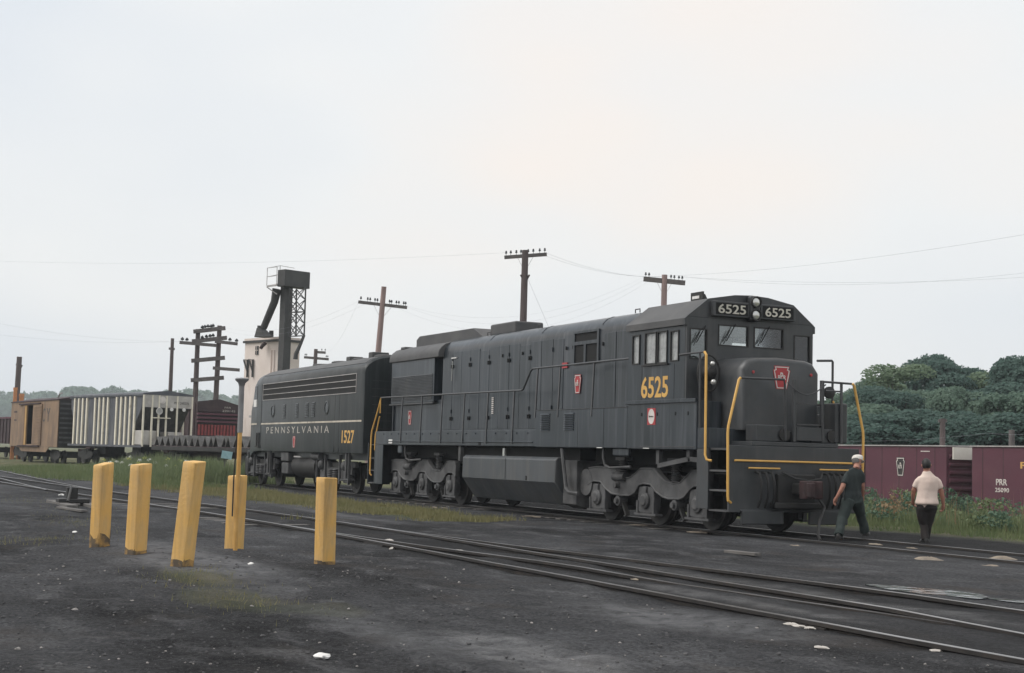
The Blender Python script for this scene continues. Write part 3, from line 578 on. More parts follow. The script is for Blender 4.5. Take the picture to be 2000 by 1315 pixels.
# ================================================================== streamlined cab unit behind it
OFF = Vector((-28, 0, 0))
unit = empty('cab_unit', OFF, 0, 'dark green streamlined diesel numbered 1527 with cream stripe and roofside grille', 'locomotive')
def half(zb, w, ze, zr, k=.5):
    pts = [(-w*.985, zb), (-w, zb+.25), (-w, ze)]
    for i in range(1, 6):
        a = i/6*math.pi/2; pts.append((-w+(w*.62)*(1-math.cos(a)), ze+(zr-ze-.06)*math.sin(a)))
    pts += [(-w*.38, zr-.05), (-w*.19, zr-.01), (0, zr)]
    return pts+[(-p[0], p[1]) for p in pts[-2::-1]]
secs = [(-20.56, 1.32, 1.46, 3.86, 4.42), (-20.62, 1.32, 1.5, 3.9, 4.48), (-31.6, 1.32, 1.5, 3.9, 4.48), (-32.4, 1.32, 1.5, 3.9, 4.48), (-33.0, 1.3, 1.48, 3.88, 4.44), (-33.35, 1.28, 1.45, 3.75, 4.25), (-33.75, 1.2, 1.40, 3.2, 3.66), (-34.1, 1.1, 1.34, 2.98, 3.38), (-34.6, 1.0, 1.22, 2.86, 3.26), (-35.05, .95, 1.0, 2.7, 3.08), (-35.35, .92, .7, 2.45, 2.8), (-35.5, .95, .35, 2.1, 2.4)]
ub = MB().loft([[(x, p[0], p[1]) for p in half(zb, w, ze, zr)] for x, zb, w, ze, zr in secs]).build('body', 'unit_paint', unit, 40)
def U(name, m, *bs, parent=unit, bevel=0, smooth=35): return B(name, m, *bs, parent=parent, bevel=bevel, smooth=smooth)
# roof skin, lifted off the body
rl = []
for x in (-20.75, -32.35):
    pts = [p for p in half(1.32, 1.5, 3.9, 4.48)]; pts = pts[4:-4]
    rl.append([(x, p[0]*1.004, p[1]+.012) for p in pts]+[(x, p[0]*.96, p[1]-.08) for p in pts[::-1]])
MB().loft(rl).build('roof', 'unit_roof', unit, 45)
for x in (-22.4, -24.6, -26.8, -29.0): MB().lathe([(.5, 0), (.5, .09), (.42, .12), (.001, .12)], (x, 0, 4.43), (0, 0, 1), 24).build('roof_fan', 'unit_roof', unit)
U('roof_box', 'unit_roof', (-25.9, -25.5, -.3, .2, 4.45, 4.66), bevel=.03); U('roof_box', 'unit_roof', (-23.6, -23.2, -.3, .3, 4.45, 4.70), bevel=.03)
U('roof_horn', 'dark_steel', (-20.9, -20.82, -.2, -.1, 4.45, 4.62), (-20.98, -20.7, -.2, -.12, 4.6, 4.64))
# roofside grille: dark screens between bright bars
gr = U('grille', 'black_gap', (-31.95, -21.22, -1.508, -1.46, 3.24, 3.84))
for z in (3.235, 3.435, 3.64, 3.84): U('grille_bar', 'galvanised', (-31.97, -21.2, -1.522, -1.50, z-.012, z+.012), parent=gr)
for x in (-31.97, -21.22): U('grille_post', 'galvanised', (x-.012, x+.012, -1.524, -1.498, 3.223, 3.852), parent=gr)
for x in (-30.57, -24.16):
    pw = MB().lathe([(.001, .0), (.19, .0), (.19, .012), (.001, .012)], (x, -1.499, 2.81), (0, -1, 0), 24).build('porthole', 'window_glass' if x < -25 else 'lamp_glass', unit) if False else None
    pt = MB().lathe([(.24, .0), (.24, .02), (.19, .03), (.19, .0)], (x, -1.495, 2.81), (0, -1, 0), 24).build('porthole_rim', 'unit_paint', unit)
    MB().lathe([(.001, .0), (.20, .0), (.20, .012), (.001, .014)], (x, -1.496, 2.81), (0, -1, 0), 24).build('porthole_glass', 'window_dark', pt)
for x, w in ((-29.09, .32), (-27.54, .32), (-26.36, .36), (-25.63, .36)):
    lv = MB()
    for k in range(9):
        z = 2.52+k*.058; lv.prism([(-1.498, z), (-1.528, z+.01), (-1.498, z+.05)], 0, x-w/2, x+w/2)
    lv.build('side_louver', 'unit_paint', unit)
U('side_stripe', 'cream_stripe', (-33.6, -20.66, -1.507, -1.49, 2.31, 2.365))
lettering('road_name', 'P E N N S Y L V A N I A', (-31.35, -23.85, 1.97, 2.21), '-y', -1.502, 'faded_letter', unit)
lettering('unit_number', '1527', (-22.5, -21.3, 1.63, 2.05), '-y', -1.502, 'yellow_number', unit, .015)
keystone(unit, '-y', -1.501, -27.75, 1.66, .40, .95, letters=False)
dr = U('cab_door', 'unit_paint', (-32.72, -32.12, -1.512, -1.49, 1.42, 3.86), bevel=.01); U('door_step', 'dark_steel', (-32.7, -32.2, -1.56, -1.51, 1.45, 1.5), (-32.6, -32.55, -1.55, -1.51, 1.5, 2.0), (-32.3, -32.25, -1.55, -1.51, 1.5, 2.0), parent=dr)
wn = U('cab_window', 'window_dark', (-33.2, -32.85, -1.496, -1.47, 3.1, 3.8)); U('window_sill', 'white_chip', (-33.2, -32.8, -1.53, -1.485, 3.0, 3.28), parent=wn)
U('windshield_trim', 'galvanised', (-34.75, -34.3, -1.28, -1.2, 2.62, 2.70))
U('door_seam', 'black_gap', (-23.3, -23.285, -1.503, -1.49, 1.34, 3.2), (-22.85, -22.835, -1.503, -1.49, 1.34, 3.2))
# rear end: ribs, gangway diaphragm
for k in range(9): U('end_rib', 'unit_roof', (-20.57, -20.545, -1.2, -.55, 1.6+k*.25, 1.615+k*.25), (-20.57, -20.545, .55, 1.2, 1.6+k*.25, 1.615+k*.25))
dia = MB()
for k in range(5): dia.prism([(-.46, 1.5), (-.46, 3.75), (-.3, 3.9), (.3, 3.9), (.46, 3.75), (.46, 1.5), (.38, 1.5), (.38, 3.7), (.27, 3.82), (-.27, 3.82), (-.38, 3.7), (-.38, 1.5)], 0, -20.56+k*.09, -20.50+k*.09)
dia.build('gangway_bellows', 'hose_rubber', unit); U('gangway_door', 'black_gap', (-20.56, -20.545, -.4, .4, 1.5, 3.75))
U('end_lamp', 'lamp_glass', (-20.56, -20.52, -.05, .05, 4.1, 4.2))
U('unit_sill', 'unit_paint', (-35.0, -20.7, -1.2, 1.2, 1.1, 1.33)); U('unit_pilot', 'dark_steel', (-35.4, -34.6, -1.2, 1.2, .3, 1.1), bevel=.1)
U('unit_coupler', 'rust_coupler', (-20.62, -20.3, -.2, .2, .7, 1.0), bevel=.05)
# tanks
MB().cyl((-28.6, -.9, .82), (-25.9, -.9, .82), .42, n=20).build('fuel_drum', 'dark_steel', unit); MB().box(-29.6, -28.7, -1.42, -.9, .95, 1.3).box(-29.55, -28.75, -1.4, -.9, .5, .92).build('battery_box', 'underframe', unit, 35, .05)
MB().cyl((-26.2, -1.25, 1.18), (-25.3, -1.25, 1.18), .13, n=14).build('air_tank', 'underframe', unit)
MB().box(-27.9, -27.1, -1.45, -1.4, 1.12, 1.17).build('hanger_bar', 'galvanised', unit)
def unit_truck():
    t = U('truck', 'dark_steel', (-2.0, 2.0, -.8, .8, .5, .95), (-.5, .5, -1.1, 1.1, .6, 1.0))
    for s in (-1, 1):
        f = MB().prism([(-2.0, .85), (-1.9, 1.05), (-.9, 1.05), (-.7, .82), (.7, .82), (.9, 1.05), (1.9, 1.05), (2.0, .85), (1.75, .85), (1.7, .62), (1.0, .62), (.8, .42), (-.8, .42), (-1.0, .62), (-1.7, .62), (-1.75, .85)], 1, s*1.02, s*1.14, ).build('side_frame', 'underframe', t, 25, .02, off=Vector((0, 0, 0)))
        for x in (-1.22, 1.22):
            MB().lathe([(.001, .02), (.12, .03), (.14, .0), (.36, .035), (.43, .0), (.508, .0), (.512, .10), (.54, .115), (.53, .14), (.001, .14)], (x, s*.835, .51), (0, -s, 0), 36).build('wheel', 'wheel_steel', t, off=Vector((0, 0, 0)))
            j = MB().box(x-.2, x+.2, *sorted((s*1.0, s*1.22)), .34, .72); j.lathe([(.001, .16), (.10, .15), (.16, .08), (.17, 0)], (x, s*1.2, .9), (0, s, 0), 16)
            j.build('axle_box', 'underframe', t, 30, .03, off=Vector((0, 0, 0)))
            MB().box(x-.5, x-.42, *sorted((s*1.2, s*1.28)), .3, 1.25).box(x+.42, x+.5, *sorted((s*1.2, s*1.28)), .3, 1.25).obox((x-.55, s*1.22, .42), (x+.55, s*1.22, .5), .07, .06).build('brake_hanger', 'underframe', t, off=Vector((0, 0, 0)))
        sp_ = [(.12+.02*math.cos(k*math.pi), k*.03) for k in range(12)]
        for x in (-.25, .25): MB().lathe([(.001, 0)]+sp_+[(.001, .33)], (x, s*1.2, .45), (0, 0, 1), 12).build('coil_spring', 'underframe', t, off=Vector((0, 0, 0)))
    return t
_o = OFF; OFF = Vector((0, 0, 0)); ut = unit_truck(); OFF = _o
ut.location = (-24.1+28, 0, 0); ut2 = copy_tree(ut, unit); ut2.location = (-33.0+28, 0, 0)
for x in (-31.2, -22.2): MB().box(x-.05, x+.05, -1.45, -1.38, .5, 1.34).box(x+.25, x+.3, -1.45, -1.38, .5, 1.34).box(x-.05, x+.3, -1.45, -1.2, .45, .5).build('side_step', 'underframe', unit)
OFF = Vector((0, 0, 0))
# ================================================================== ground
def sst(x, a, b):
    t = min(1., max(0., (x-a)/(b-a))); return t*t*(3-2*t)
def lerp_pts(pts, x):
    if x <= pts[0][0]: return pts[0][1]+(x-pts[0][0])*(pts[1][1]-pts[0][1])/(pts[1][0]-pts[0][0])
    for (a, ya), (b, yb) in zip(pts, pts[1:]):
        if x <= b: return ya+(yb-ya)*(x-a)/(b-a)
    (a, ya), (b, yb) = pts[-2:]
    return yb+(x-b)*(yb-ya)/(b-a)
TA = [(-60, -11.9), (-40, -10.68), (-24, -9.82), (-13, -8.97), (-8, -8.62), (-4, -8.42), (0, -8.34), (30, -8.30)]
TB = [(-8, -8.62), (-4, -8.40), (0, -8.20), (2.7, -7.95), (6.4, -7.44), (9.3, -7.16), (11.7, -6.93), (20, -6.2), (32, -5.2)]
TCc = [(-75, -8.9), (-54, -9.25), (-36, -9.62), (-24, -9.80)]
def near_rail(x, y):
    d = 9
    for s in (-.72, .72):
        d = min(d, abs(y-lerp_pts(TA, x)-s) if x > -60 else 9, abs(y-lerp_pts(TB, x)-s) if x > -6 else 9, abs(y-s))
    return d
def ground_z(x, y, fine=True):
    z = -.055
    bank = sst(y, 9.5, 18)*sst(x, -46, -24)
    z -= 2.35*bank
    z += .22*sst(-x, 38, 58)*sst(y, -9, -2)                # yard beyond is a little higher
    far = sst(math.hypot(x, y), 120, 400); z += far*mn.noise((x*.004, y*.004, 1.1))*2.5
    d = math.hypot(x-CAM.x, y-CAM.y)
    if d < 60:
        k = (1-sst(d, 35, 60))
        z += k*(.045*mn.noise((x*.35, y*.35, 0))+.028*mn.noise((x*1.1, y*1.5, 3)))
        if fine and d < 30: z += (.018*mn.noise((x*3.2, y*4, 5))+.009*mn.noise((x*9, y*9, 8)))*(.5+.8*sst(-y, 9, 11))+.045*max(0, mn.noise((x*5.5, y*6.5, 15))-.12)*sst(mn.noise((x*.5, y*.7, 18)), -.1, .35)*sst(-y, 9.3, 10.5)
        z += .10*math.exp(-((x-4.2)**2/9+(y+13)**2/1.3))-.0   # worn hump round the posts
        r = near_rail(x, y)
        if r < .5: z = min(z, -.035) if r < .2 else z-.0
        if abs(y) < 1.6 and x > -60: z = min(z, -.03)
        if abs(y) < 1.6 and -.5 < x < 25: z = max(z, -.035)
    return z
def lines(a, b, step, lo, hi, g=1.22):
    r = list(np.arange(a, b+1e-6, step)); s = step
    while r[-1] < hi: s *= g; r.append(min(hi, r[-1]+s))
    s = step
    while r[0] > lo: s *= g; r.insert(0, max(lo, r[0]-s))
    return r
gx = lines(-7, 19.5, .10, -2600, 2200); gy = lines(-15.2, -4.0, .08, -1800, 2400, 1.17)
GV = []; GR = []; GA_ = []; GO_ = []; GO_ = []
def blob(x, y, cx, cy, rx, ry, soft=.5, seed=0.):
    d = math.hypot((x-cx)/rx, (y-cy)/ry)+.45*mn.noise((x*.6+seed, y*.6, seed))
    return 1-sst(d, 1-soft, 1+soft*.5)
def green_at(x, y):
    """how much grows here"""
    g = 0
    g = max(g, sst(y, lerp_pts([(-60, -8.2), (-30, -7.4), (-14, -6.6), (-6.2, -5.2), (-5.6, 9)], x)+.4*mn.noise((x*.5, y*.5, 2)), lerp_pts([(-60, -6), (-6, -4.6)], x)+.2)*(1-sst(y, -3.6+.5*mn.noise((x*.4, 0, 4)), -2.5))*(1-sst(x, -7.5, -5.6)))
    g = max(g, sst(-x, 36, 40)*sst(y, -9+mn.noise((x*.2, 3, 1)), -6.5)*(1-sst(y, 0, 8)*0))
    g = max(g, .8*sst(-x, 24, 30)*(1-sst(y, -12.6+mn.noise((x*.3, 0, 9)), -11.4)))
    g = max(g, sst(y, 4.0+.5*mn.noise((x*.5, 1, 7)), 5.0))
    g = max(g, .55*blob(x, y, 7.4, -13.2, .9, .45, seed=3), .45*blob(x, y, 9.6, -13.35, 1.4, .5, seed=5), .3*blob(x, y, 10.6, -12.9, .8, .4, seed=8))
    if math.hypot(x, y) > 120: g = 1
    return g
def oil_shade_at(x, y):  # oily track beds, with shade under and beyond the locomotive painted in
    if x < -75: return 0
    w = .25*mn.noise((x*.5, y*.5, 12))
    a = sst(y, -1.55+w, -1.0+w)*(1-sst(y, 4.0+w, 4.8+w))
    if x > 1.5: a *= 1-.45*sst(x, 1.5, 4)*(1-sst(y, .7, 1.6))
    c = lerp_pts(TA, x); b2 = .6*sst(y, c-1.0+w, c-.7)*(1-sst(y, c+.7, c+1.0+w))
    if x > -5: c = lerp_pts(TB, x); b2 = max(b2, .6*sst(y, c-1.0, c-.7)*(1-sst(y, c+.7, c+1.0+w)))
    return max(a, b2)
for x in gx:
    for y in gy:
        GV.append((x, y, ground_z(x, y))); GO_.append(oil_shade_at(x, y))
        GR.append(green_at(x, y)); GA_.append(max(blob(x, y, 5.2, -12.75, 3.6, .75, .7, 2), .8*blob(x, y, 11.7, -9.9, 1.8, .6, .7, 6), .5*blob(x, y, 12.2, -12.9, 1.6, .35, .8, 11), .6*blob(x, y, -9, -6.2, 4, .35, .6, 14)) if x > -20 and y < 0 else 0)
ny_ = len(gy)
me = bpy.data.meshes.new('ground'); me.from_pydata(GV, [], [(i*ny_+j, (i+1)*ny_+j, (i+1)*ny_+j+1, i*ny_+j+1) for i in range(len(gx)-1) for j in range(ny_-1)])
at_ = me.attributes.new('green', 'FLOAT', 'POINT'); at_.data.foreach_set('value', GR); at4 = me.attributes.new('wet', 'FLOAT', 'POINT'); at4.data.foreach_set('value', [max(blob(v[0], v[1], 13.6, -12.25, 1.5, .45, .5, 21), .8*blob(v[0], v[1], 10.5, -8.4, 2.5, .25, .5, 23), .7*blob(v[0], v[1], 9.5, -7.0, 4, .3, .5, 29)) if 0 < v[0] < 20 and -15 < v[1] < -5 else 0 for v in GV]); at3 = me.attributes.new('oil_shade', 'FLOAT', 'POINT'); at3.data.foreach_set('value', GO_); at2 = me.attributes.new('ash', 'FLOAT', 'POINT'); at2.data.foreach_set('value', GA_)
for p in me.polygons: p.use_smooth = True
m = bpy.data.materials.new('cinder_ground'); m.use_nodes = True; n = m.node_tree; N = n.nodes; L = n.links; b = N['Principled BSDF']; MATS['cinder_ground'] = m
geo = N.new('ShaderNodeNewGeometry')
def noise(scale, detail=6, rough=.55, stretch=(1, 1, 1)):
    mp = N.new('ShaderNodeMapping'); mp.inputs['Scale'].default_value = stretch; L.new(geo.outputs['Position'], mp.inputs['Vector'])
    z = N.new('ShaderNodeTexNoise'); z.inputs['Scale'].default_value = scale; z.inputs['Detail'].default_value = detail; z.inputs['Roughness'].default_value = rough
    L.new(mp.outputs['Vector'], z.inputs['Vector']); return z.outputs['Fac']
def rng(src, a, b_, c=0., d=1.):
    r = N.new('ShaderNodeMapRange'); r.inputs[1].default_value = a; r.inputs[2].default_value = b_; r.inputs[3].default_value = c; r.inputs[4].default_value = d
    L.new(src, r.inputs[0]); return r.outputs[0]
def mixc(f, a, b_):
    x = N.new('ShaderNodeMixRGB'); L.new(f, x.inputs[0])
    for i, c in ((1, a), (2, b_)):
        if isinstance(c, tuple): x.inputs[i].default_value = (*c, 1)
        else: L.new(c, x.inputs[i])
    return x.outputs[0]
big = noise(.33, 5, .6, (.55, 1, 1)); mid = noise(1.7, 6, .6, (.6, 1, 1)); fine = noise(26, 4, .7); grit = noise(95, 3, .7)
oil_shade = N.new('ShaderNodeAttribute'); oil_shade.attribute_name = 'oil_shade'
c1 = mixc(rng(big, .34, .62), (.010, .0105, .012), (.074, .076, .082))
c2 = mixc(rng(mid, .52, .78), c1, (.135, .136, .142))
c3 = mixc(rng(mid, .42, .24), c2, (.016, .016, .017))
c4 = mixc(rng(fine, .50, .72, 0, .7), c3, (.085, .083, .084))
vo = N.new('ShaderNodeTexVoronoi'); vo.inputs['Scale'].default_value = 38; L.new(geo.outputs['Position'], vo.inputs['Vector'])
sv = N.new('ShaderNodeSeparateColor'); L.new(vo.outputs['Color'], sv.inputs[0]); vm = N.new('ShaderNodeMixRGB'); vm.blend_type = 'MULTIPLY'; vm.inputs[0].default_value = 1
gv = rng(sv.outputs[0], 0, 1, .6, 1.42); cv = N.new('ShaderNodeCombineColor'); [L.new(gv, cv.inputs[i]) for i in range(3)]
L.new(c4, vm.inputs[1]); L.new(cv.outputs[0], vm.inputs[2])
c5 = mixc(rng(grit, .62, .72), vm.outputs[0], (.20, .19, .185))
ash = N.new('ShaderNodeAttribute'); ash.attribute_name = 'ash'; am = N.new('ShaderNodeMath'); am.operation = 'MULTIPLY'; L.new(ash.outputs['Fac'], am.inputs[0]); L.new(rng(noise(5, 6, .65), .3, .62, .1, 1.), am.inputs[1])
c5 = mixc(rng(noise(.8, 5, .6, (.7, 1, 1)), .56, .74, 0, .55), c5, (.075, .062, .052))
c5 = mixc(am.outputs[0], c5, (.205, .207, .215))
om = N.new('ShaderNodeMath'); om.operation = 'MULTIPLY'; L.new(oil_shade.outputs['Fac'], om.inputs[0]); L.new(rng(noise(2.2, 6, .6), .2, .55, .55, 1.), om.inputs[1])
c5 = mixc(om.outputs[0], c5, (.013, .013, .014))  # track bed oil and locomotive shade mixed into the colour
ga = N.new('ShaderNodeAttribute'); ga.attribute_name = 'green'
gn = mixc(rng(noise(1.1, 6, .65, (.5, 1, 1)), .38, .62), (.085, .105, .045), (.18, .165, .09))
c6 = mixc(rng(ga.outputs['Fac'], .1, .95, 0, .88), c5, gn)
L.new(c6, b.inputs['Base Color'])
wet = N.new('ShaderNodeAttribute'); wet.attribute_name = 'wet'; wm = N.new('ShaderNodeMath'); wm.operation = 'MULTIPLY'; L.new(wet.outputs['Fac'], wm.inputs[0]); L.new(rng(noise(3, 5, .6), .35, .6, .3, 1), wm.inputs[1])
L.new(rng(wm.outputs[0], 0, 1, .9, .30), b.inputs['Roughness']); L.new(rng(wm.outputs[0], 0, 1, .18, .6), b.inputs['Specular IOR Level']); 
bp = N.new('ShaderNodeBump'); bp.inputs['Strength'].default_value = 1.; bp.inputs['Distance'].default_value = .03
mh = N.new('ShaderNodeMath'); mh.operation = 'ADD'; L.new(fine, mh.inputs[0]); L.new(grit, mh.inputs[1]); L.new(mh.outputs[0], bp.inputs['Height']); L.new(bp.outputs['Normal'], b.inputs['Normal'])
tag(link('ground', me, 'cinder_ground'), kind='structure')

# ================================================================== tracks
def rail_path(fn, s, x0, x1, step=1.):
    r = []; x = x0
    while x < x1: r.append((x, fn(x)+s)); x += step
    return r+[(x1, fn(x1)+s)]
RAILP = [(-.036, 0), (-.036, -.03), (-.012, -.045), (-.012, -.125), (-.06, -.14), (-.06, -.155), (.06, -.155), (.06, -.14), (.012, -.125), (.012, -.045), (.036, -.03), (.036, 0)]
def rail(parent, path, z=0., name='rail', drop=None):
    rings = []
    for i, (x, y) in enumerate(path):
        a = Vector(path[max(0, i-1)]); c = Vector(path[min(len(path)-1, i+1)]); d = (c-a).normalized(); nrm = Vector((-d.y, d.x))
        zz = z+(drop(x) if drop else 0)+.004*mn.noise((x*.6, y, 3))
        rings.append([(x+nrm.x*u, y+nrm.y*u, zz+w) for u, w in RAILP])
    o = MB().loft(rings).build(name, 'rail_steel', parent, 30)
    MB().loft([[(p[0], p[1], p[2]) for p in ((x+nx*u, y+ny2*u, zz+w) for u, w in ((-.030, .0005), (.030, .0005), (.030, .004), (-.030, .004)))] for x, y, nx, ny2, zz in
               [(x, y, *(lambda d: (-d.y, d.x))((Vector(path[min(len(path)-1, i+1)])-Vector(path[max(0, i-1)])).normalized()), z+(drop(x) if drop else 0)+.004*mn.noise((x*.6, y, 3))) for i, (x, y) in enumerate(path)]]).build('railhead', 'rail_top', o)
    return o
GA = .7525
t1 = empty('railway_track', (0, 0, 0), kind='structure')
for s in (-GA, GA): rail(t1, rail_path(lambda x: 0, s, -75, 30, 2.))
t2 = empty('railway_track', (0, 0, 0), kind='structure')
fa = lambda x: lerp_pts(TA, x); fb = lambda x: lerp_pts(TB, x); fc = lambda x: lerp_pts(TCc, x)
bury = lambda x: -.05*sst(x, 11.5, 14.5)
rail(t2, rail_path(fa, -GA, -62, 21)); rail(t2, rail_path(fa, GA, -62, 19), drop=bury)
for x in (1.8, 12.6):
    for s in (-.05, .05): MB().box(x-.42, x+.42, fa(x)-GA+s-.012, fa(x)-GA+s+.012, -.115, -.035).build('joint_bar', 'rail_steel', t2)
t3 = empty('railway_track', (0, 0, 0), kind='structure')
rail(t3, rail_path(fb, -GA, -3.2, 24), drop=lambda x: -.004-.045*sst(x, 6, 9)); rail(t3, rail_path(fb, GA, -3.2, 28), drop=lambda x: -.004-.03*sst(x, 10, 13))
t4 = empty('railway_track', (0, 0, 0), kind='structure')
for s in (-GA, GA): rail(t4, rail_path(fc, s, -76, -23), z=-.004)
t5 = empty('railway_track', (0, 0, 0), kind='structure')
for s in (-GA, GA): rail(t5, rail_path(lambda x: 26.55, s, -60, 12, 3.), z=-2.2)
# half-buried sleepers where the cinders leave them bare
tie = MB().box(-.11, .11, -1.25, 1.25, -.10, -.028).mesh('sleeper', 0, Vector((0, 0, 0)))
for i in range(70):
    x = -46+i*.6+rnd.uniform(-.05, .05)
    if x > -4.5: break
    o = link('sleeper', tie, 'plank_grey', t2); o.location = (x, fa(x), -.03+rnd.uniform(-.02, .0)); o.rotation_euler.z = math.atan2(fa(x+1)-fa(x-1), 2)+rnd.uniform(-.03, .03)
for i in range(28):
    x = -19.5+i*.6
    o = link('sleeper', tie, 'plank_grey', t1); o.location = (x, 0, -.018+rnd.uniform(-.02, .006)); o.rotation_euler.z = rnd.uniform(-.03, .03)

# puddles lying in the hollows
m = bpy.data.materials.new('standing_water'); m.use_nodes = True; b = m.node_tree.nodes['Principled BSDF']; b.inputs['Base Color'].default_value = (.02, .022, .024, 1); b.inputs['Roughness'].default_value = .1; MATS['standing_water'] = m
_n = m.node_tree; _z = _n.nodes.new('ShaderNodeTexNoise'); _z.inputs['Scale'].default_value = 4; _b = _n.nodes.new('ShaderNodeBump'); _b.inputs['Strength'].default_value = .3; _b.inputs['Distance'].default_value = .04; _g = _n.nodes.new('ShaderNodeNewGeometry'); _n.links.new(_g.outputs['Position'], _z.inputs['Vector']); _n.links.new(_z.outputs['Fac'], _b.inputs['Height']); _n.links.new(_b.outputs['Normal'], b.inputs['Normal'])
def puddle(cx, cy, rx, ry, rot, seed, z=None):
    pts = []; 
    for k in range(40):
        a = k/40*2*math.pi; q = 1+.45*mn.noise((math.cos(a)*1.4+seed, math.sin(a)*1.4, seed)); x = rx*q*math.cos(a); y = ry*q*math.sin(a)
        pts.append((cx+x*math.cos(rot)-y*math.sin(rot), cy+x*math.sin(rot)+y*math.cos(rot)))
    zz = z if z is not None else max(ground_z(*p) for p in pts)+.002
    tag(MB().prism(pts, 2, zz-.05, zz).build('puddle', 'standing_water', None, 0), kind='structure')
puddle(10.15, -5.5, .85, .30, .12, 1); puddle(11.2, -5.25, .5, .10, .1, 5)
puddle(8.6, -7.28, 1.5, .13, .03, 2); puddle(11.3, -7.52, .9, .07, -.05, 7); puddle(13.9, -7.15, .5, .16, .1, 9)

mat('board_cream', (.86, .82, .74), .7, (.8, .76, .68), 3)
# ================================================================== freight cars
def freight_truck(parent, x, w=1.05, zr=0):
    t = MB().box(x-.9, x+.9, -.6, .6, .4, .75).box(x-.3, x+.3, -1.1, 1.1, .55, .8).build('truck', 'dark_steel', parent)
    for s in (-1, 1):
        MB().prism([(x-1.15, .55), (x-1.1, .72), (x-.5, .78), (x-.35, .88), (x+.35, .88), (x+.5, .78), (x+1.1, .72), (x+1.15, .55), (x+.95, .38), (x+.6, .34), (x+.4, .28), (x-.4, .28), (x-.6, .34), (x-.95, .38)], 1, s*.95, s*1.08).build('side_frame', 'dark_steel', t, 25)
        for d in (-.85, .85):
            MB().lathe([(.001, 0), (.1, -.02), (.36, .03), (.42, 0), (.425, .1), (.45, .115), (.45, .14), (.001, .14)], (x+d, s*.82, .43), (0, -s, 0), 20).build('wheel', 'wheel_steel', t)
    return t
def car_coupler(p, x): MB().box(x-.35, x+.35, -.15, .15, .75, 1.0).build('coupler', 'rust_coupler', p, 35, .04)
# --- grey covered hopper
hp_c = empty('covered_hopper_car', (-60.3, 1.0, .25), R(13), 'grey covered hopper car with cream vertical ribs', 'freight car')
LH, WH = 10.6, 1.5
body = MB().prism([(0-.05, 4.02), (-LH+.05, 4.02), (-LH+.15, 3.3), (-LH+.9, 2.0), (-LH+1.0, 1.15), (-1.6, 1.15), (-1.45, 2.0), (-.35, 3.25)], 1, -WH+.06, WH-.06).build('hopper_body', 'hopper_grey', hp_c, 0)
MB().prism([(-WH-.03, 3.98), (-WH, 4.08), (0, 4.26), (WH, 4.08), (WH+.03, 3.98)], 0, -LH, 0).build('roof', 'hopper_grey', hp_c, 0)
MB().box(-LH, -.0, -WH-.02, -WH+.03, 1.05, 1.17).box(-LH, 0, WH-.03, WH+.02, 1.05, 1.17).box(-LH, 0, -WH, -WH+.05, 3.9, 4.0).build('side_sill', 'hopper_grey', hp_c)
rx = [-1.15-k*.62 for k in range(15)]; skip = {5, 10}
for s in (-1, 1):
    for k, x in enumerate(rx):
        if k in skip: continue
        MB().box(x-.085, x+.085, *sorted((s*(WH-.06), s*(WH+.02))), 1.17, 3.9).build('side_rib', 'rib_cream', hp_c)
        MB().box(x-.085, x-.055, *sorted((s*(WH+.02), s*(WH+.03))), 1.17, 3.9).build('rib_edge', 'hopper_grey', hp_c) if False else None
end = MB().box(-.04, .0, -WH, WH, 3.3, 4.0).build('end_panel', 'hopper_light', hp_c)
lettering('end_number', 'PRR 260276', (.35, 1.25, 3.52, 3.66), '+x', .002, 'black_letter', hp_c); 
MB().lathe([(.001, 0), (.2, 0), (.2, .02), (.001, .02)], (.002, -.35, 3.72), (1, 0, 0), 20).build('end_mark', 'emblem_white', end)
MB().prism([(-.34, 3.25), (-.30, 3.25), (-1.42, 2.0), (-1.46, 2.0)], 1, -WH+.07, WH-.07).build('slope_sheet', 'cinder_steel', hp_c, 0)
MB().box(-1.5, -.05, -WH+.05, WH-.05, 1.1, 1.2).build('end_platform', 'dark_steel', hp_c)
for y in (-WH+.04, -.95, -.55, -.1, .55, WH-.04):
    MB().box(-.06, .02, y-.045, y+.045, 1.1, 3.98).build('end_post', 'rib_cream', hp_c)
MB().obox((-.02, -.9, 2.72), (-.02, .1, 2.72), .3, .05).build('brake_platform', 'rib_cream', hp_c); MB().lathe([(.18, 0), (.2, .02), (.18, .04), (.16, .02), (.18, 0)], (.05, -.55, 3.1), (1, 0, 0), 16).build('brake_wheel', 'white_chip', hp_c)
MB().box(-1.2, -.1, -WH+.05, -.6, 1.2, 2.0).box(-1.1, -.1, .1, 1.0, 1.2, 1.95).build('end_box', 'hopper_light', hp_c, 35, .03)
MB().lathe([(.1, 0), (.1, .05), (.001, .05)], (.0, .2, 3.22), (1, 0, 0), 12).lathe([(.1, 0), (.1, .05), (.001, .05)], (.0, .95, 3.22), (1, 0, 0), 12).build('end_lamp', 'white_chip', hp_c)
MB().box(-3.2, -2.0, -.6, .6, .6, 1.2).box(-8.2, -7.0, -.6, .6, .6, 1.2).build('outlet_gate', 'dark_steel', hp_c)
for x in (-1.7, -LH+1.7): freight_truck(hp_c, x)
car_coupler(hp_c, .1); car_coupler(hp_c, -LH-.2)
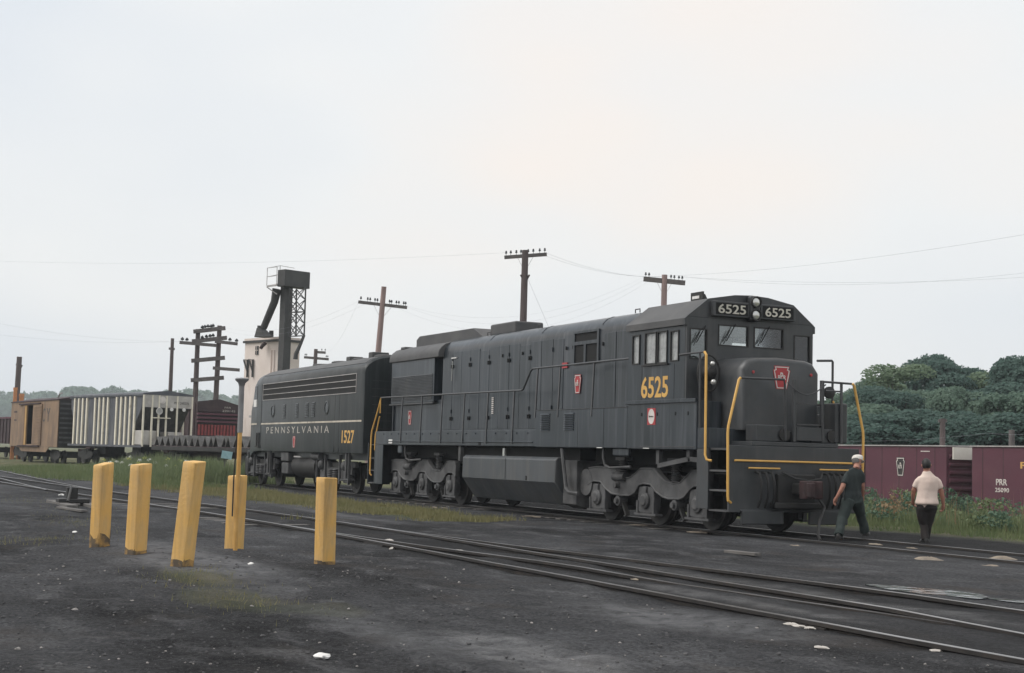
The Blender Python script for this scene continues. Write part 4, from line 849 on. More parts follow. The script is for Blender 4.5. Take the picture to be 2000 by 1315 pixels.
# --- buff boxcar with its door open
LB, WB = 11.8, 1.5
bx_c = empty('boxcar', (-72.2, -1.75, .12), R(7), 'buff tan boxcar with its side door slid half open', 'freight car')
mb = MB()
for q in holes(-LB, 0, 1.05, 4.0, [(-7.55, -5.9, 1.2, 3.75)]): mb.box(q[0], q[1], -WB, -WB+.06, q[2], q[3])
mb.build('side_wall', 'boxcar_buff', bx_c, 0); MB().box(-LB, 0, WB-.06, WB, 1.05, 4.0).build('side_wall', 'boxcar_buff', bx_c, 0)
MB().box(-LB+.02, 0-.02, -WB+.06, WB-.06, 1.02, 1.1).box(-LB+.02, -LB+.08, -WB+.06, WB-.06, 1.1, 4.0).build('car_floor', 'dark_steel', bx_c)
MB().prism([(-WB-.04, 3.98), (-WB-.04, 4.05), (0, 4.32), (WB+.04, 4.05), (WB+.04, 3.98)], 0, -LB-.05, .05).build('roof', 'maroon_dark', bx_c, 0)
be = MB().box(-.06, 0, -WB+.02, WB-.02, 1.05, 4.02).build('end_wall', 'dark_steel', bx_c)
for k in range(9): MB().box(0, .05, -WB+.1, WB-.1, 1.3+k*.3, 1.42+k*.3).build('end_rib', 'underframe', be)
dr = MB().box(-5.85, -3.75, -WB-.07, -WB-.02, 1.15, 3.8).build('sliding_door', 'boxcar_buff', bx_c)
for k in range(13): MB().box(-5.6, -3.85, -WB-.10, -WB-.065, 1.28+k*.19, 1.36+k*.19).build('door_rib', 'boxcar_buff', dr)
MB().box(-7.95, -7.55, -WB-.05, -WB, 1.15, 3.75).build('door_post', 'buff_bright', bx_c); MB().box(-8.5, -7.95, -WB-.06, -WB, 1.15, 3.78).box(-8.4, -8.0, -WB-.07, -WB-.06, 1.15, 3.7).build('door_stop', 'boxcar_buff', bx_c)
MB().box(-9.4, -4.1, -WB-.12, -WB-.02, 3.8, 3.88).box(-9.4, -4.1, -WB-.12, -WB-.02, 1.05, 1.12).build('door_track', 'maroon_dark', bx_c)
MB().prism([(-9.6, 1.04), (-8.6, .72), (-2.6, .72), (-1.9, 1.04)], 1, -WB+.01, -WB+.05).build('side_skirt', 'boxcar_buff', bx_c, 0)
lettering('side_letter', 'Y', (-2.75, -1.9, 2.65, 3.5), '-y', -WB-.002, 'black_letter', bx_c); lettering('side_letter', 'C', (-3.7, -3.1, 2.65, 3.5), '-y', -WB-.002, 'black_letter', bx_c)
MB().box(-11.0, -10.2, -WB-.004, -WB, 3.3, 3.42).box(-10.9, -10.3, -WB-.004, -WB, 2.75, 2.85).build('side_stencil', 'maroon_dark', bx_c)
MB().tube([(-3.6, -.6, 4.2), (-3.2, -.6, 4.48), (-2.7, -.6, 4.5)], .05, 6).build('roof_hatch', 'galvanised', bx_c)
for x in (-1.9, -LB+1.9): freight_truck(bx_c, x)
car_coupler(bx_c, .2); car_coupler(bx_c, -LB-.2)
# --- low flat car with folded plates
fl = empty('flat_car', (-60.3+1.25*math.cos(R(13)), 1.0+1.25*math.sin(R(13)), .25), R(13), 'low dark flat car standing between the hopper car and the streamlined diesel', 'freight car')
MB().box(0, 12.2, -1.45, 1.45, .92, 1.18).box(.3, 11.9, -.4, .4, .6, .95).build('deck', 'maroon_dark', fl, 0, .02)
MB().box(0, 12.2, -1.48, -1.45, .95, 1.15).build('side_rail', 'dark_steel', fl)
for x in (1.8, 10.4): freight_truck(fl, x)
fpo = fl.location
ORD = 'first second third fourth fifth sixth seventh eighth ninth tenth eleventh twelfth thirteenth fourteenth fifteenth sixteenth'.split()
for k in range(16):
    x = .55+k*.70; h = .52+rnd.uniform(-.05, .06); w = .33
    yy0 = -1.42
    a = [(x-w, 1.19), (x-.03, 1.19+h), (x+.03, 1.19+h), (x+w, 1.19), (x+w-.05, 1.19), (x, 1.19+h-.07), (x-w+.05, 1.19)]
    o = MB().prism(a, 1, yy0, 1.3).build('folded_plate', 'plate_steel', None, 0)
    o.location = fpo; o.rotation_euler = (0, 0, R(13)+rnd.uniform(-.01, .01))
    tag(o, ORD[k]+' tent-shaped folded steel plate on the flat car counting from the covered hopper', 'steel plate', 'folded steel plates on the flat car')
# --- maroon hopper behind it
_q = CAM+(Fv+R2*((383-1000)/2904.46)-U2*((885-657.5)/2904.46))*97
mh_c = empty('open_hopper_car', (_q.x-1.5*math.sin(R(8)), _q.y+1.5*math.cos(R(8)), .25), R(8), 'dark maroon open hopper car behind the low flat car', 'freight car')
MB().box(-11.5, -.1, -1.5, 1.5, 1.9, 4.0).prism([(-11.5, 1.95), (-.1, 1.95), (-1.8, 1.0), (-9.8, 1.0)], 1, -1.45, 1.45).build('hopper_body', 'maroon_dark', mh_c, 0)
MB().prism([(-1.52, 3.5), (-1.52, 4.15), (0, 4.35), (1.52, 3.95), (1.52, 3.5)], 0, -.1, -.02).build('end_sheet', 'maroon_dark', mh_c, 0)
for z in (3.35, 3.1, 2.85): MB().box(-.1, .1, -1.5, 1.5, z-.06, z+.06).build('end_rib', 'maroon', mh_c)
lettering('end_letters', 'PRR', (.35, .8, 3.75, 3.87), '+x', -.016, 'faded_letter', mh_c); lettering('end_number', '220145', (.2, 1.1, 3.52, 3.66), '+x', -.016, 'faded_letter', mh_c)
for k in range(12): MB().box(.0, .05, -1.45+k*.22, -1.30+k*.22, 1.95, 2.65).build('end_slat', 'red_slat', mh_c)
for k in range(12): MB().box(-11+k*.95, -10.9+k*.95, -1.56, -1.5, 1.2, 4.1).build('side_post', 'maroon_dark', mh_c)
for x in (-1.8, -9.8): freight_truck(mh_c, x)
# --- dark gondola beyond the boxcar
_q = CAM+(Fv+R2*((34-1000)/2904.46)-U2*((880-657.5)/2904.46))*109
gd = empty('gondola_car', (_q.x, _q.y+1.5, .2), R(7), 'dark maroon gondola car half hidden behind the tan boxcar', 'freight car')
MB().box(-14, 0, -1.5, 1.5, 1.1, 3.1).build('gondola_body', 'maroon_dark', gd, 0, .03); MB().box(-14, 0, -1.56, -1.5, 2.98, 3.12).build('top_rail', 'maroon', gd)
for k in range(14): MB().box(-13.8+k, -13.65+k, -1.57, -1.5, 1.1, 3.0).build('side_post', 'maroon_dark', gd)
for x in (-1.9, -12): freight_truck(gd, x)
# --- maroon boxcars on the low track beyond the bank
def maroon_boxcar(x1, label):
    c = empty('boxcar', (x1, 26.55, -2.2), 0, label, 'freight car', 'maroon boxcars on the low track')
    L_ = 12.5; W_ = 1.52; H_ = 4.42
    MB().box(-L_, 0, -W_, W_, 1.0, H_).build('body', 'maroon', c, 0, .02)
    MB().prism([(-W_-.05, H_+.002), (-W_-.05, H_+.05), (0, H_+.085), (W_+.05, H_+.05), (W_+.05, H_+.002)], 0, -L_-.05, .05).build('roof', 'galvanised', c, 0)
    for k in range(9): MB().prism([(0, 1.25+k*.33), (.09, 1.33+k*.33), (.09, 1.40+k*.33), (0, 1.48+k*.33)], 1, -W_+.12, W_-.12).build('end_rib', 'maroon', c, 0)
    for k in range(11): MB().box(-L_+.6+k*1.12, -L_+.625+k*1.12, -W_-.006, -W_, 1.0, H_-.05).build('side_seam', 'maroon_dark', c)
    MB().box(-7.3, -5.2, -W_-.07, -W_-.01, 1.1, H_-.15).build('sliding_door', 'maroon', c, 0, .01)
    for x in (-1.9, -L_+1.9): freight_truck(c, x)
    car_coupler(c, .35)
    return c
b1 = maroon_boxcar(-24.2, 'maroon boxcar with white keystone mark and a white board on its end'); OFF = Vector((0, 0, 0))
keystone(b1, '-y', -1.523, -2.83, 3.55, .80, .88, 'black_letter', 'emblem_white')
MB().box(.34, .38, -1.5, .9, 3.90, 4.40).build('end_board', 'board_cream', b1); MB().box(.0, .34, -.1, .1, 3.95, 4.05).build('board_bracket', 'maroon_dark', b1); MB().box(-1.55, -1.0, -1.53, -1.522, 4.2, 4.235).build('side_stencil', 'emblem_white', b1)
b2 = maroon_boxcar(-10.22, 'maroon boxcar with white letters and number low on its side')
lettering('side_letters', 'PRR', (-11.15, -10.55, 2.93, 3.17), '-y', -1.526, 'emblem_white', b2, .012); lettering('side_number', '25090', (-11.2, -10.45, 2.66, 2.83), '-y', -1.526, 'emblem_white', b2, .012)
lettering('side_letter', 'R', (-9.85, -9.4, 3.6, 3.85), '-y', -1.526, 'yellow_number', b2, .012)
# ================================================================== placing helpers
def P(px, py, depth):
    return CAM+(Fv+R2*((px-1000)/2904.46)-U2*((py-657.5)/2904.46))*depth
def gp(px, py, z=-.05):
    d = Fv+R2*((px-1000)/2904.46)-U2*((py-657.5)/2904.46); q = CAM+d*((z-CAM.z)/d.z)
    for _ in range(4):
        zz = ground_z(q.x, q.y, False); q = CAM+d*((zz-CAM.z)/d.z)
    return q
# ================================================================== yellow posts
def post(base, top, w, rz, cut, label, dirt):
    """square timber post, edges worn round, top sawn at a slant, leaning from base to top"""
    b = Vector(base); t = Vector(top); h = (t-b).length; rings = []; wob = rnd.random()*9
    prof = []
    for sx, sy in ((1, 1), (-1, 1), (-1, -1), (1, -1)):
        for k in range(3):
            a = math.atan2(sy, sx)-math.pi/4+k*math.pi/4; r = .022
            prof.append((sx*(w/2-r)+r*math.cos(a), sy*(w/2-r)+r*math.sin(a)))
    c, s = math.cos(rz), math.sin(rz)
    for k in range(-2, 15):
        f = k/14; p = b+(t-b)*f
        g = 1+.012*mn.noise((f*4, wob, 0))
        rings.append([(p.x+(x*c-y*s)*g, p.y+(x*s+y*c)*g, p.z+(cut[0]*x+cut[1]*y if k == 14 else 0)) for x, y in prof])
    last = [Vector(q) for q in rings[-1]]; cc = sum(last, Vector())/len(last)
    rings.append([tuple(cc+(q-cc)*.93+Vector((0, 0, .010))) for q in last])
    o = MB().loft(rings).build('timber_post', 'post_yellow', None, 40, off=b); o.location = b
    tag(o, label, 'post', 'yellow timber posts beside the track')
    # mud splashed up from the foot, with an uneven edge
    mbd = MB(); rr = []
    for kk in range(2):
        ring = []
        for i in range(24):
            q = i/24*len(prof); i0 = int(q) % len(prof); i1 = (i0+1) % len(prof); u = q-int(q)
            x = prof[i0][0]*(1-u)+prof[i1][0]*u; y = prof[i0][1]*(1-u)+prof[i1][1]*u
            f = -.1 if kk == 0 else dirt*(.62+.9*abs(mn.noise((i*.6, wob, 4))))
            p = b+(t-b)*f; ring.append((p.x+(x*c-y*s)*1.022, p.y+(x*s+y*c)*1.022, p.z))
        rr.append(ring)
    MB().loft(rr, cap=False).build('mud_splash', 'post_mud', o, 40, off=b)
mat('stone_mid', (.33, .31, .295), .9, (.2, .19, .18), 9)
mat('post_mud', (.17, .125, .075), .95, (.10, .08, .06), 6, dust=(.50, .30, .10), dscale=7, dlo=.42, dhi=.60, damt=.9)
YW = R(25)
post((3.59, -13.56, -.02), (3.68, -13.57, 1.11), .195, YW+.05, (.0, .22), 'yellow timber post farthest from the locomotives, muddy foot', .24)
post((4.84, -13.34, -.02), (4.90, -13.33, 1.13), .20, YW-.03, (.0, .10), 'yellow timber post second from the left end of the row', .14)
post((6.27, -13.09, 0), (6.38, -13.02, 1.19), .195, YW+.2, (-.05, .08), 'tallest yellow timber post, leaning with a rounded top', .07)
post((3.01, -11.63, -.05), (3.13, -11.65, .98), .20, YW+.15, (.0, .06), 'yellow timber post directly behind the thin standpipe', .03)
post((5.45, -11.11, -.05), (5.57, -11.16, 1.02), .20, YW-.15, (.0, -.02), 'yellow timber post standing alone nearest the locomotives', .05)
# standpipe with a mushroom cap
b = Vector((3.42, -11.72, -.06)); sp_ = empty('standpipe', b, 0, 'thin standpipe, yellow below and grey above with a mushroom cap', 'pipe')
OFF = b
MB().tube([b, b+Vector((0, .0, 1.66))], .03, 10).build('pipe_shaft', 'pipe_yellow', sp_)
MB().tube([b+Vector((0, 0, 1.64)), b+Vector((-.01, 0, 2.34))], .037, 12).build('pipe_sleeve', 'pipe_grey', sp_)
MB().lathe([(.037, -.09), (.05, -.04), (.09, -.005), (.095, .015), (.08, .028), (.001, .035)], b+Vector((-.01, 0, 2.36)), (0, 0, 1), 16).build('pipe_cap', 'pipe_grey', sp_)
MB().tube([b+Vector((-.035, -.03, 1.66)), b+Vector((-.04, -.05, 1.0)), b+Vector((.0, -.06, .5))], .011, 6).build('hanging_cable', 'hose_rubber', sp_)
OFF = Vector((0, 0, 0))

# ================================================================== poles and wires
def pole(base, top, r0, r1, m, arms, label, group='wooden line poles', bracket=True):
    global OFF
    b = Vector(base); t = Vector(top); o = empty('utility_pole', b, 0, label, 'pole', group); OFF = b
    MB().tube([b, b.lerp(t, .5), t], [r0, (r0+r1)/2, r1], 12).build('pole_shaft', m, o)
    for a0, a1, ins, sz in arms:
        a0 = Vector(a0); a1 = Vector(a1)
        a = MB().obox(a0, a1, .11*sz, .13*sz).build('crossarm', 'arm_wood', o)
        mid = (a0+a1)/2
        for u in ins:
            q = a0.lerp(a1, u); MB().lathe([(.012, 0), (.012, .1), (.05, .10), (.06, .14), (.035, .18), (.05, .21), (.001, .24)], q+Vector((0, 0, .06*sz)), (0, 0, 1), 8).build('insulator', 'insulator', a)
        if bracket:
            k = b.lerp(t, (mid.z-.75-b.z)/(t.z-b.z))
            MB().obox(a0.lerp(a1, .3), k, .03, .012).obox(a0.lerp(a1, .7), k, .03, .012).build('arm_brace', 'galvanised' if m == 'pole_pale' else 'arm_wood', a)
    OFF = Vector((0, 0, 0)); return o
def below(px, py, D, z=-.1):
    q = P(px, py, D); return (q.x, q.y, z)
i8 = (.04, .15, .28, .39, .56, .68, .83, .95)
t = P(1026, 489, 69); pole((t.x-.12, t.y+.02, -.1), t, .20, .15, 'pole_wood', [(P(985, 503, 69), P(1068, 497, 69), i8, 1.2)], 'tall grey pole with one crossarm rising behind the roof exhaust stack')
bb = below(1024, 540, 69, 0); MB().obox(P(1017, 537, 68.8), P(1023, 548, 68.9), .06, .06).obox(P(1034, 537, 68.8), P(1028, 548, 68.9), .06, .06).build('pole_bracket', 'pole_wood', bpy.data.objects['utility_pole'], off=bpy.data.objects['utility_pole'].location)
t = P(750, 560, 77); q = P(738, 697, 77); d = (q-t)/(t.z-q.z)*(t.z+.1); pole(t+d, t, .19, .13, 'pole_pale', [(P(700, 590, 77), P(795, 601, 77), (.05, .19, .24, .34, .39, .64, .68, .78, .83, .93, .97), 1.2)], 'leaning reddish pole with one crossarm rising behind the two diesels')
t = P(1298, 537, 72); pole((t.x-.25, t.y+.1, -.3), t, .19, .14, 'pole_pale', [(P(1257, 545, 72), P(1338, 553, 72), (.05, .13, .66, .74, .85, .93), 1.7)], 'pale pole with one crossarm rising behind the locomotive cab roof')
t = P(617, 682, 130); pole((t.x-.3, t.y, .1), t, .2, .16, 'pole_wood', [(P(594, 698, 130), P(642, 702, 130), (.04, .1, .9, .96), 1.6), (P(617, 688, 130), P(636, 689, 130), (.6, .95), 1.6)], 'small distant pole with two short arms beyond the streamlined diesel roof', bracket=False)
t = P(337, 661, 118); pole((t.x-.8, t.y+.2, .1), t, .2, .13, 'pole_wood', [(P(330, 681, 118), P(341, 682, 118), (), 1.4)], 'slim pole without crossarms behind the covered hopper car', bracket=False)
t = P(38, 697, 140); pole((t.x-.8, t.y, .1), t, .3, .24, 'pole_wood', [(P(32, 711, 140), P(43, 716, 140), (), 2.)], 'dark stubby pole behind the tan boxcar', bracket=False)
# twin-pole frame with rungs
hfp = empty('pole_frame', below(405, 790, 113, 0), 0, 'twin-pole timber frame with several crossarms beside the cream tower', 'pole'); OFF = Vector(hfp.location)
D = 113
for (tx, ty), (bx_, by_) in (((387, 643), (381, 790)), ((429, 636), (421, 790))):
    tt = P(tx, ty, D); q = P(bx_, by_, D); d = (q-tt)/(tt.z-q.z)*(tt.z+.1); MB().tube([tt+d, tt], [.23, .17], 10).build('pole_shaft', 'pole_wood', hfp)
for a, c in (((378, 648), (440, 641)), ((375, 667), (443, 660)), ((374, 705), (439, 699)), ((373, 743), (437, 738))): MB().obox(P(*a, D-.25), P(*c, D-.25), .2, .3).build('crossarm', 'arm_wood', hfp)
for a, c, dd in (((351, 669), (422, 675), 112.5), ((420, 667), (464, 672), 112.4), ((416, 719), (468, 723), 112.4)): MB().obox(P(*a, dd), P(*c, dd), .16, .24).build('crossarm', 'arm_wood', hfp)
for x, y in ((395, 640), (400, 639), (406, 638), (412, 638), (416, 637), (395, 660), (403, 658), (410, 657), (416, 656), (356, 663), (365, 664), (449, 664), (462, 666)): MB().lathe([(.02, 0), (.02, .1), (.12, .1), (.14, .2), (.06, .3), (.001, .34)], P(x, y+4, 112.7), (0, 0, 1), 8).build('insulator', 'insulator', hfp)
OFF = Vector((0, 0, 0))
# small poles beyond the maroon boxcars
pole((P(1841, 820, 62).x, P(1841, 820, 62).y, -2.4), P(1841, 818, 62), .14, .11, 'pole_wood', [(P(1833, 822, 62), P(1849, 822, 62), (), 1.)], 'short pole with a stub arm behind the maroon boxcars', bracket=False)
pole((P(1976, 840, 62).x, P(1976, 840, 62).y, -2.4), P(1976, 840, 62), .14, .12, 'arm_wood', [], 'short bare grey pole behind the maroon boxcars near the picture edge')
def wire(a, c, sag, label, r=.02):
    r *= .21
    a = Vector(a); c = Vector(c); pts = [a.lerp(c, k/16)-Vector((0, 0, sag*4*(k/16)*(1-k/16))) for k in range(17)]
    o = MB().tube([p-a for p in pts], r, 5).build('overhead_wire', 'wire', None, off=Vector((0, 0, 0))); o.location = a
    tag(o, label, 'wire', 'overhead line wires')
lw = 'thin overhead wire running away from the tall grey pole'
wire(P(986, 494, 69), P(-60, 508, 95), .35, 'bluish wire stretched from the tall grey pole across the open sky', .015)
for k, (a, c, s) in enumerate((((1066, 494, 69), (1260, 541, 72), .2), ((1050, 494, 69), (1290, 541, 72), .3))): wire(P(*a), P(*c), s, ('upper', 'lower')[k]+' thin wire between the tall grey pole and the pole behind the cab')
for k, (a, c, s) in enumerate((((1336, 541, 72), (2060, 526, 60), .5), ((1330, 541, 72), (2060, 538, 66), .3), ((1262, 541, 72), (2060, 448, 50), .3))): wire(P(*a), P(*c), s, ('middle', 'lowest', 'highest')[k]+' of three thin wires from the cab pole out past the trees', .018)
for k, (a, c, s) in enumerate((((1258, 541, 72), (795, 598, 77), 1.2), ((1268, 541, 72), (780, 594, 77), 1.6), ((1280, 541, 72), (760, 593, 77), 2.0))): wire(P(*a), P(*c), s, ('highest', 'middle', 'lowest')[k]+' of three slack wires between the leaning pole and the cab pole', .012)
for k, (a, c, s) in enumerate((((702, 588, 77), (440, 640, 113), .8), ((720, 590, 77), (420, 640, 113), 1.1), ((700, 590, 77), (640, 688, 130), .5))): wire(P(*a), P(*c), s, ('upper slack wire from the leaning pole to the twin-pole frame', 'lower slack wire from the leaning pole to the twin-pole frame', 'slack wire from the leaning pole to the small distant pole')[k], .014)
for k, (a, c, s) in enumerate((((375, 667, 112.5), (-40, 625, 90), .4), ((352, 667, 112.5), (-40, 650, 95), .3))): wire(P(*a), P(*c), s, ('upper', 'lower')[k]+' thin wire from the twin-pole frame over the freight cars', .016)
wire(P(1640, 862, 55), P(1930, 846, 60), .1, 'low slack wire in front of the woods beyond the boxcars', .018); wire(P(1930, 846, 60), P(2060, 842, 60), .1, 'low wire between the two short poles behind the boxcars', .018)
MB_ = MB().tube([P(1031, 545, 69), P(1072, 640, 64)], .007, 5).build('guy_wire', 'wire', None, off=Vector((0, 0, 0))); tag(MB_, 'slanting guy wire of the tall grey pole', 'wire', 'overhead line wires')

# ================================================================== sanding tower
D = 105; base = P(548, 700, D); tw = empty('sanding_tower', (base.x, base.y, 0), 0, 'cream sand house with a dark steel hoist tower and slanting chute', 'tower'); OFF = Vector((base.x, base.y, 0))
vd = Vector((Fv.x, Fv.y, 0)).normalized(); rd = Vector((Rv.x, Rv.y, 0)).normalized()
ua = (rd+vd).normalized(); ub = (vd-rd).normalized()              # the two wall directions, away to either side of the near corner
def TP(px, py, dd=0): return P(px, py, D+dd)
def wallbox(c, la, lb, z0, z1, name, m, parent=tw, bevel=0):
    c = Vector((c.x, c.y, 0)); mb = MB(); q = [c, c+ua*la, c+ua*la+ub*lb, c+ub*lb]
    mb.loft([[(p.x, p.y, z) for p in q] for z in (z0, z1)]); return mb.build(name, m, parent, 0, bevel)
cor = TP(546, 700, 1.2)
hs = wallbox(cor, 1.75, 4.3, 0, 9.12, 'sand_house', 'tower_cream')
wallbox(cor-ua*.12-ub*.12, 2.0, 4.55, 9.12, 9.28, 'house_eave', 'tower_steel', tw)
wallbox(cor-ua*.02-ub*.02, 1.85, 4.4, 9.28, 9.45, 'house_roof', 'tower_cream', tw)
def on_left(u, z, dy=.03): return Vector((cor.x, cor.y, 0))+ub*u-ua*dy+Vector((0, 0, z))
for u, z in ((2.75, 8.55),):
    f = MB().obox(on_left(u-.17, z), on_left(u+.17, z), .06, .62).build('house_window', 'window_dark', hs)
    MB().obox(on_left(u, z-.3, .07), on_left(u, z+.3, .07), .04, .03).obox(on_left(u-.17, z, .07), on_left(u+.17, z, .07), .03, .04).build('window_bar', 'tower_cream', hs)
MB().obox(on_left(.95, 3.0), on_left(.95, 8.5), .1, .1).obox(on_left(.6, 3), on_left(.6, 8.5), .1, .1).build('house_ladder', 'tower_cream', hs)
for u in (3.1, 3.75): MB().obox(on_left(u, 6.6, .1), on_left(u, 7.9, .1), .12, .12).obox(on_left(u, 7.0, .1), on_left(u+.5, 7.85, .1), .08, .08).obox(on_left(u, 7.85, .1), on_left(u+.55, 7.9, .1), .06, .06).build('wall_bracket', 'tower_steel', hs)
MB().tube([on_left(1.45, 9.05, .2), on_left(1.6, 8.8, .4), on_left(1.65, 8.6, .5)], [.14, .14, .12], 10).build('roof_pipe', 'rust_coupler', hs)
# hoist column
cc_ = TP(553, 700, -.2); wallbox(cc_, .62, .62, 0, 12.9, 'hoist_column', 'tower_steel')
# head box
hb = TP(556, 560, -.6); hbx = wallbox(hb, 2.2, .9, 12.86, 14.05, 'head_box', 'tower_steel', tw, .04)
# chute to the roof
MB().tube([TP(541, 565, .6), TP(536, 590, .7), TP(515, 640, 1.4)], [.33, .27, .25], 12).build('chute', 'tower_steel', tw)
MB().loft([[TP(509, 641, 1.4)+ua*(x*.2)+ub*(y*.2) for x, y in ((-1, -1), (1, -1), (1, 1), (-1, 1))], [Vector((TP(516, 655, 1.4)).to_tuple())+ua*(x*.42)+ub*(y*.62)-Vector((0, 0, .15)) for x, y in ((-1, -1), (1, -1), (1, 1), (-1, 1))]]).build('chute_hood', 'tower_steel', tw, 0)
MB().tube([TP(508, 636, 1.6), TP(508, 648, 1.6)], .2, 10).tube([TP(530, 646, 1.6), TP(530, 658, 1.6)], .16, 10).build('roof_vent', 'tower_steel', tw)
# lattice
pts_b = [TP(566, 657, -.3), TP(578, 657, -.9), TP(594, 656, -.2)]; pts_t = [TP(566, 563, -.3), TP(579, 565, -.9), TP(597, 562, -.2)]
la = MB()
for a, c in zip(pts_b, pts_t): la.obox(a, c, .09, .09)
for i, j in ((0, 1), (1, 2), (0, 2)):
    for k in range(4):
        for fl_ in (0, 1):
            a = pts_b[i].lerp(pts_t[i], (k+fl_)/4); c = pts_b[j].lerp(pts_t[j], (k+1-fl_)/4); la.obox(a, c, .05, .05)
    for f in (0, .5): la.obox(pts_b[i].lerp(pts_t[i], f), pts_b[j].lerp(pts_t[j], f), .07, .07)
la.build('lattice_frame', 'tower_steel', tw)
MB().tube([TP(594, 655, -.3), TP(588, 670, -.5), TP(578, 692, -.6), TP(577, 702, -.6)], [.1, .11, .15, .17], 10).build('delivery_spout', 'tower_steel', tw)
# railed platform
ra = MB()
c4 = [TP(521, 558, .3), TP(540, 556, -.6), TP(546, 553, 1.4)]; up = Vector((0, 0, 1.25))
for a in c4: ra.obox(a, a+up, .04, .04)
for f in (.5, 1.): ra.obox(c4[0]+up*f, c4[1]+up*f, .035, .035); ra.obox(c4[0]+up*f, c4[2]+up*f, .035, .035)
ra.obox(c4[2]+up, TP(575, 524, 1.), .035, .035)
ra.loft([[c4[0], c4[1], c4[2]], [p-Vector((0, 0, .12)) for p in c4]]); ra.obox(c4[0]-Vector((0, 0, .1)), TP(541, 575, 0), .06, .06)
ra.build('railed_platform', 'galvanised', tw, 0)
OFF = Vector((0, 0, 0))

# ================================================================== leaf masses
rg = np.random.default_rng(11)
def leaf_mesh(name, centers, normals, sizes, off=None):
    """one small bent leaf clump (two triangles with a fold) at each centre"""
    n = len(centers); a = rg.normal(size=(n, 3)); a -= normals*(a*normals).sum(1)[:, None]; a /= np.linalg.norm(a, axis=1)[:, None]+1e-9
    b_ = np.cross(normals, a); s = sizes[:, None]
    f = rg.uniform(-.35, .35, (n, 1))
    v = np.stack([centers+a*s, centers+b_*s*.62+normals*s*f, centers-a*s*.9, centers-b_*s*.62+normals*s*f], 1).reshape(-1, 3)
    me = bpy.data.meshes.new(name); me.vertices.add(4*n); me.vertices.foreach_set('co', v.ravel())
    me.loops.add(4*n); me.loops.foreach_set('vertex_index', np.arange(4*n)); me.polygons.add(n)
    me.polygons.foreach_set('loop_start', np.arange(n)*4); me.polygons.foreach_set('loop_total', np.full(n, 4)); me.update(calc_edges=True); me.validate(); return me
def lobes_to_leaves(lobes, per, size, flat=.8):
    C, Nn, S = [], [], []
    for (cx, cy, cz, r) in lobes:
        k = int(per*(r*r)); d = rg.normal(size=(k, 3)); d /= np.linalg.norm(d, axis=1)[:, None]
        d[:, 2] = np.where(d[:, 2] < -.35, -d[:, 2], d[:, 2])
        rad = r*rg.uniform(.55, 1.06, (k, 1))**.6; q = d*rad*np.array([1, 1, flat])
        nn = d+rg.normal(size=(k, 3))*.65; nn /= np.linalg.norm(nn, axis=1)[:, None]
        C.append(q+np.array([cx, cy, cz])); Nn.append(nn); S.append(rg.uniform(.55, 1.25, k)*size)
    return np.concatenate(C), np.concatenate(Nn), np.concatenate(S)
def crown_lobes(h, R_, seed, top=1.0):
    r = random.Random(seed); L = []
    for k in range(34):
        f = r.random(); z = h*(.22+.72*f); rad = R_*(math.sin(math.pi*min(.97, .22+.70*f))**.75)*top; a = r.uniform(0, 2*math.pi); q = rad*(.45+.5*r.random()**.6)
        L.append((q*math.cos(a), q*math.sin(a), z, R_*r.uniform(.24, .42)))
    L.append((0, 0, h*.62, R_*.55)); L.append((r.uniform(-.4, .4), 0, h*.9, R_*.32)); return L
TREES = []
def make_tree(h, R_, seed, leaf, size=.155, per=270):
    o = empty('broadleaf_tree', (0, 0, 0)); lb = crown_lobes(h, R_, seed)
    c, nn, s = lobes_to_leaves(lb, per, size); link('crown', leaf_mesh('crown', c, nn, s), leaf, o)
    tr = MB().tube([(0, 0, -.3), (.05, 0, h*.2), (-.06, .05, h*.45), (.02, 0, h*.8)], [.26*R_/3, .2*R_/3, .13*R_/3, .04], 9)
    for (x, y, z, r) in lb[:14]: tr.tube([(0, 0, h*.22+z*.28), (x*.45, y*.45, z*.72), (x, y, z)], [.09, .055, .02], 5)
    tr.build('trunk', 'pole_wood', o); return o
protos = [make_tree(10.5, 3.6, 3, 'leaf_a'), make_tree(11.5, 3.3, 8, 'leaf_b'), make_tree(9.5, 3.9, 15, 'leaf_c'), make_tree(8.0, 3.4, 21, 'leaf_a')]
first = [True]*4
spots = [  # px, top y, depth, proto, label
    (1712, 722, 96, 0, 'pale rounded tree rising first beyond the locomotive handrails'), (1762, 698, 92, 1, 'light green tree left of the dark tall crown in the woods'), (1832, 688, 100, 2, 'dark tall crown standing highest in the middle of the woods'),
    (1905, 706, 104, 0, 'grey-green tree right of the dark tall crown in the woods'), (1958, 712, 98, 1, 'broad tree near the picture edge in the woods'), (2010, 692, 90, 2, 'dark tree cut by the picture edge in the woods'),
    (1668, 748, 99, 3, 'low tree just past the locomotive nose in the woods'), (1628, 772, 101, 3, 'lowest tree seen through the end handrails'), (1735, 752, 84, 2, 'dark understorey tree below the pale rounded tree'), (1800, 748, 86, 0, 'understorey tree below the dark tall crown'),
    (1868, 742, 83, 3, 'bright understorey tree in the middle of the woods edge'), (1935, 746, 85, 2, 'dark understorey tree below the grey-green tree'), (1990, 752, 80, 3, 'bright understorey tree near the picture edge'), (1688, 778, 82, 3, 'small bushy tree at the woods edge nearest the locomotive'), (2050, 760, 82, 0, 'understorey tree at the picture edge'), (1770, 796, 76, 2, 'lowest bushy tree at the foot of the woods'), (1890, 800, 75, 2, 'low bushy tree beside the short pole'), (1985, 806, 74, 2, 'low bushy tree behind the bare grey pole'), (1650, 806, 78, 2, 'low dark bush at the woods edge behind the end handrails')]
HT = [10.5, 11.5, 9.5, 8.0]
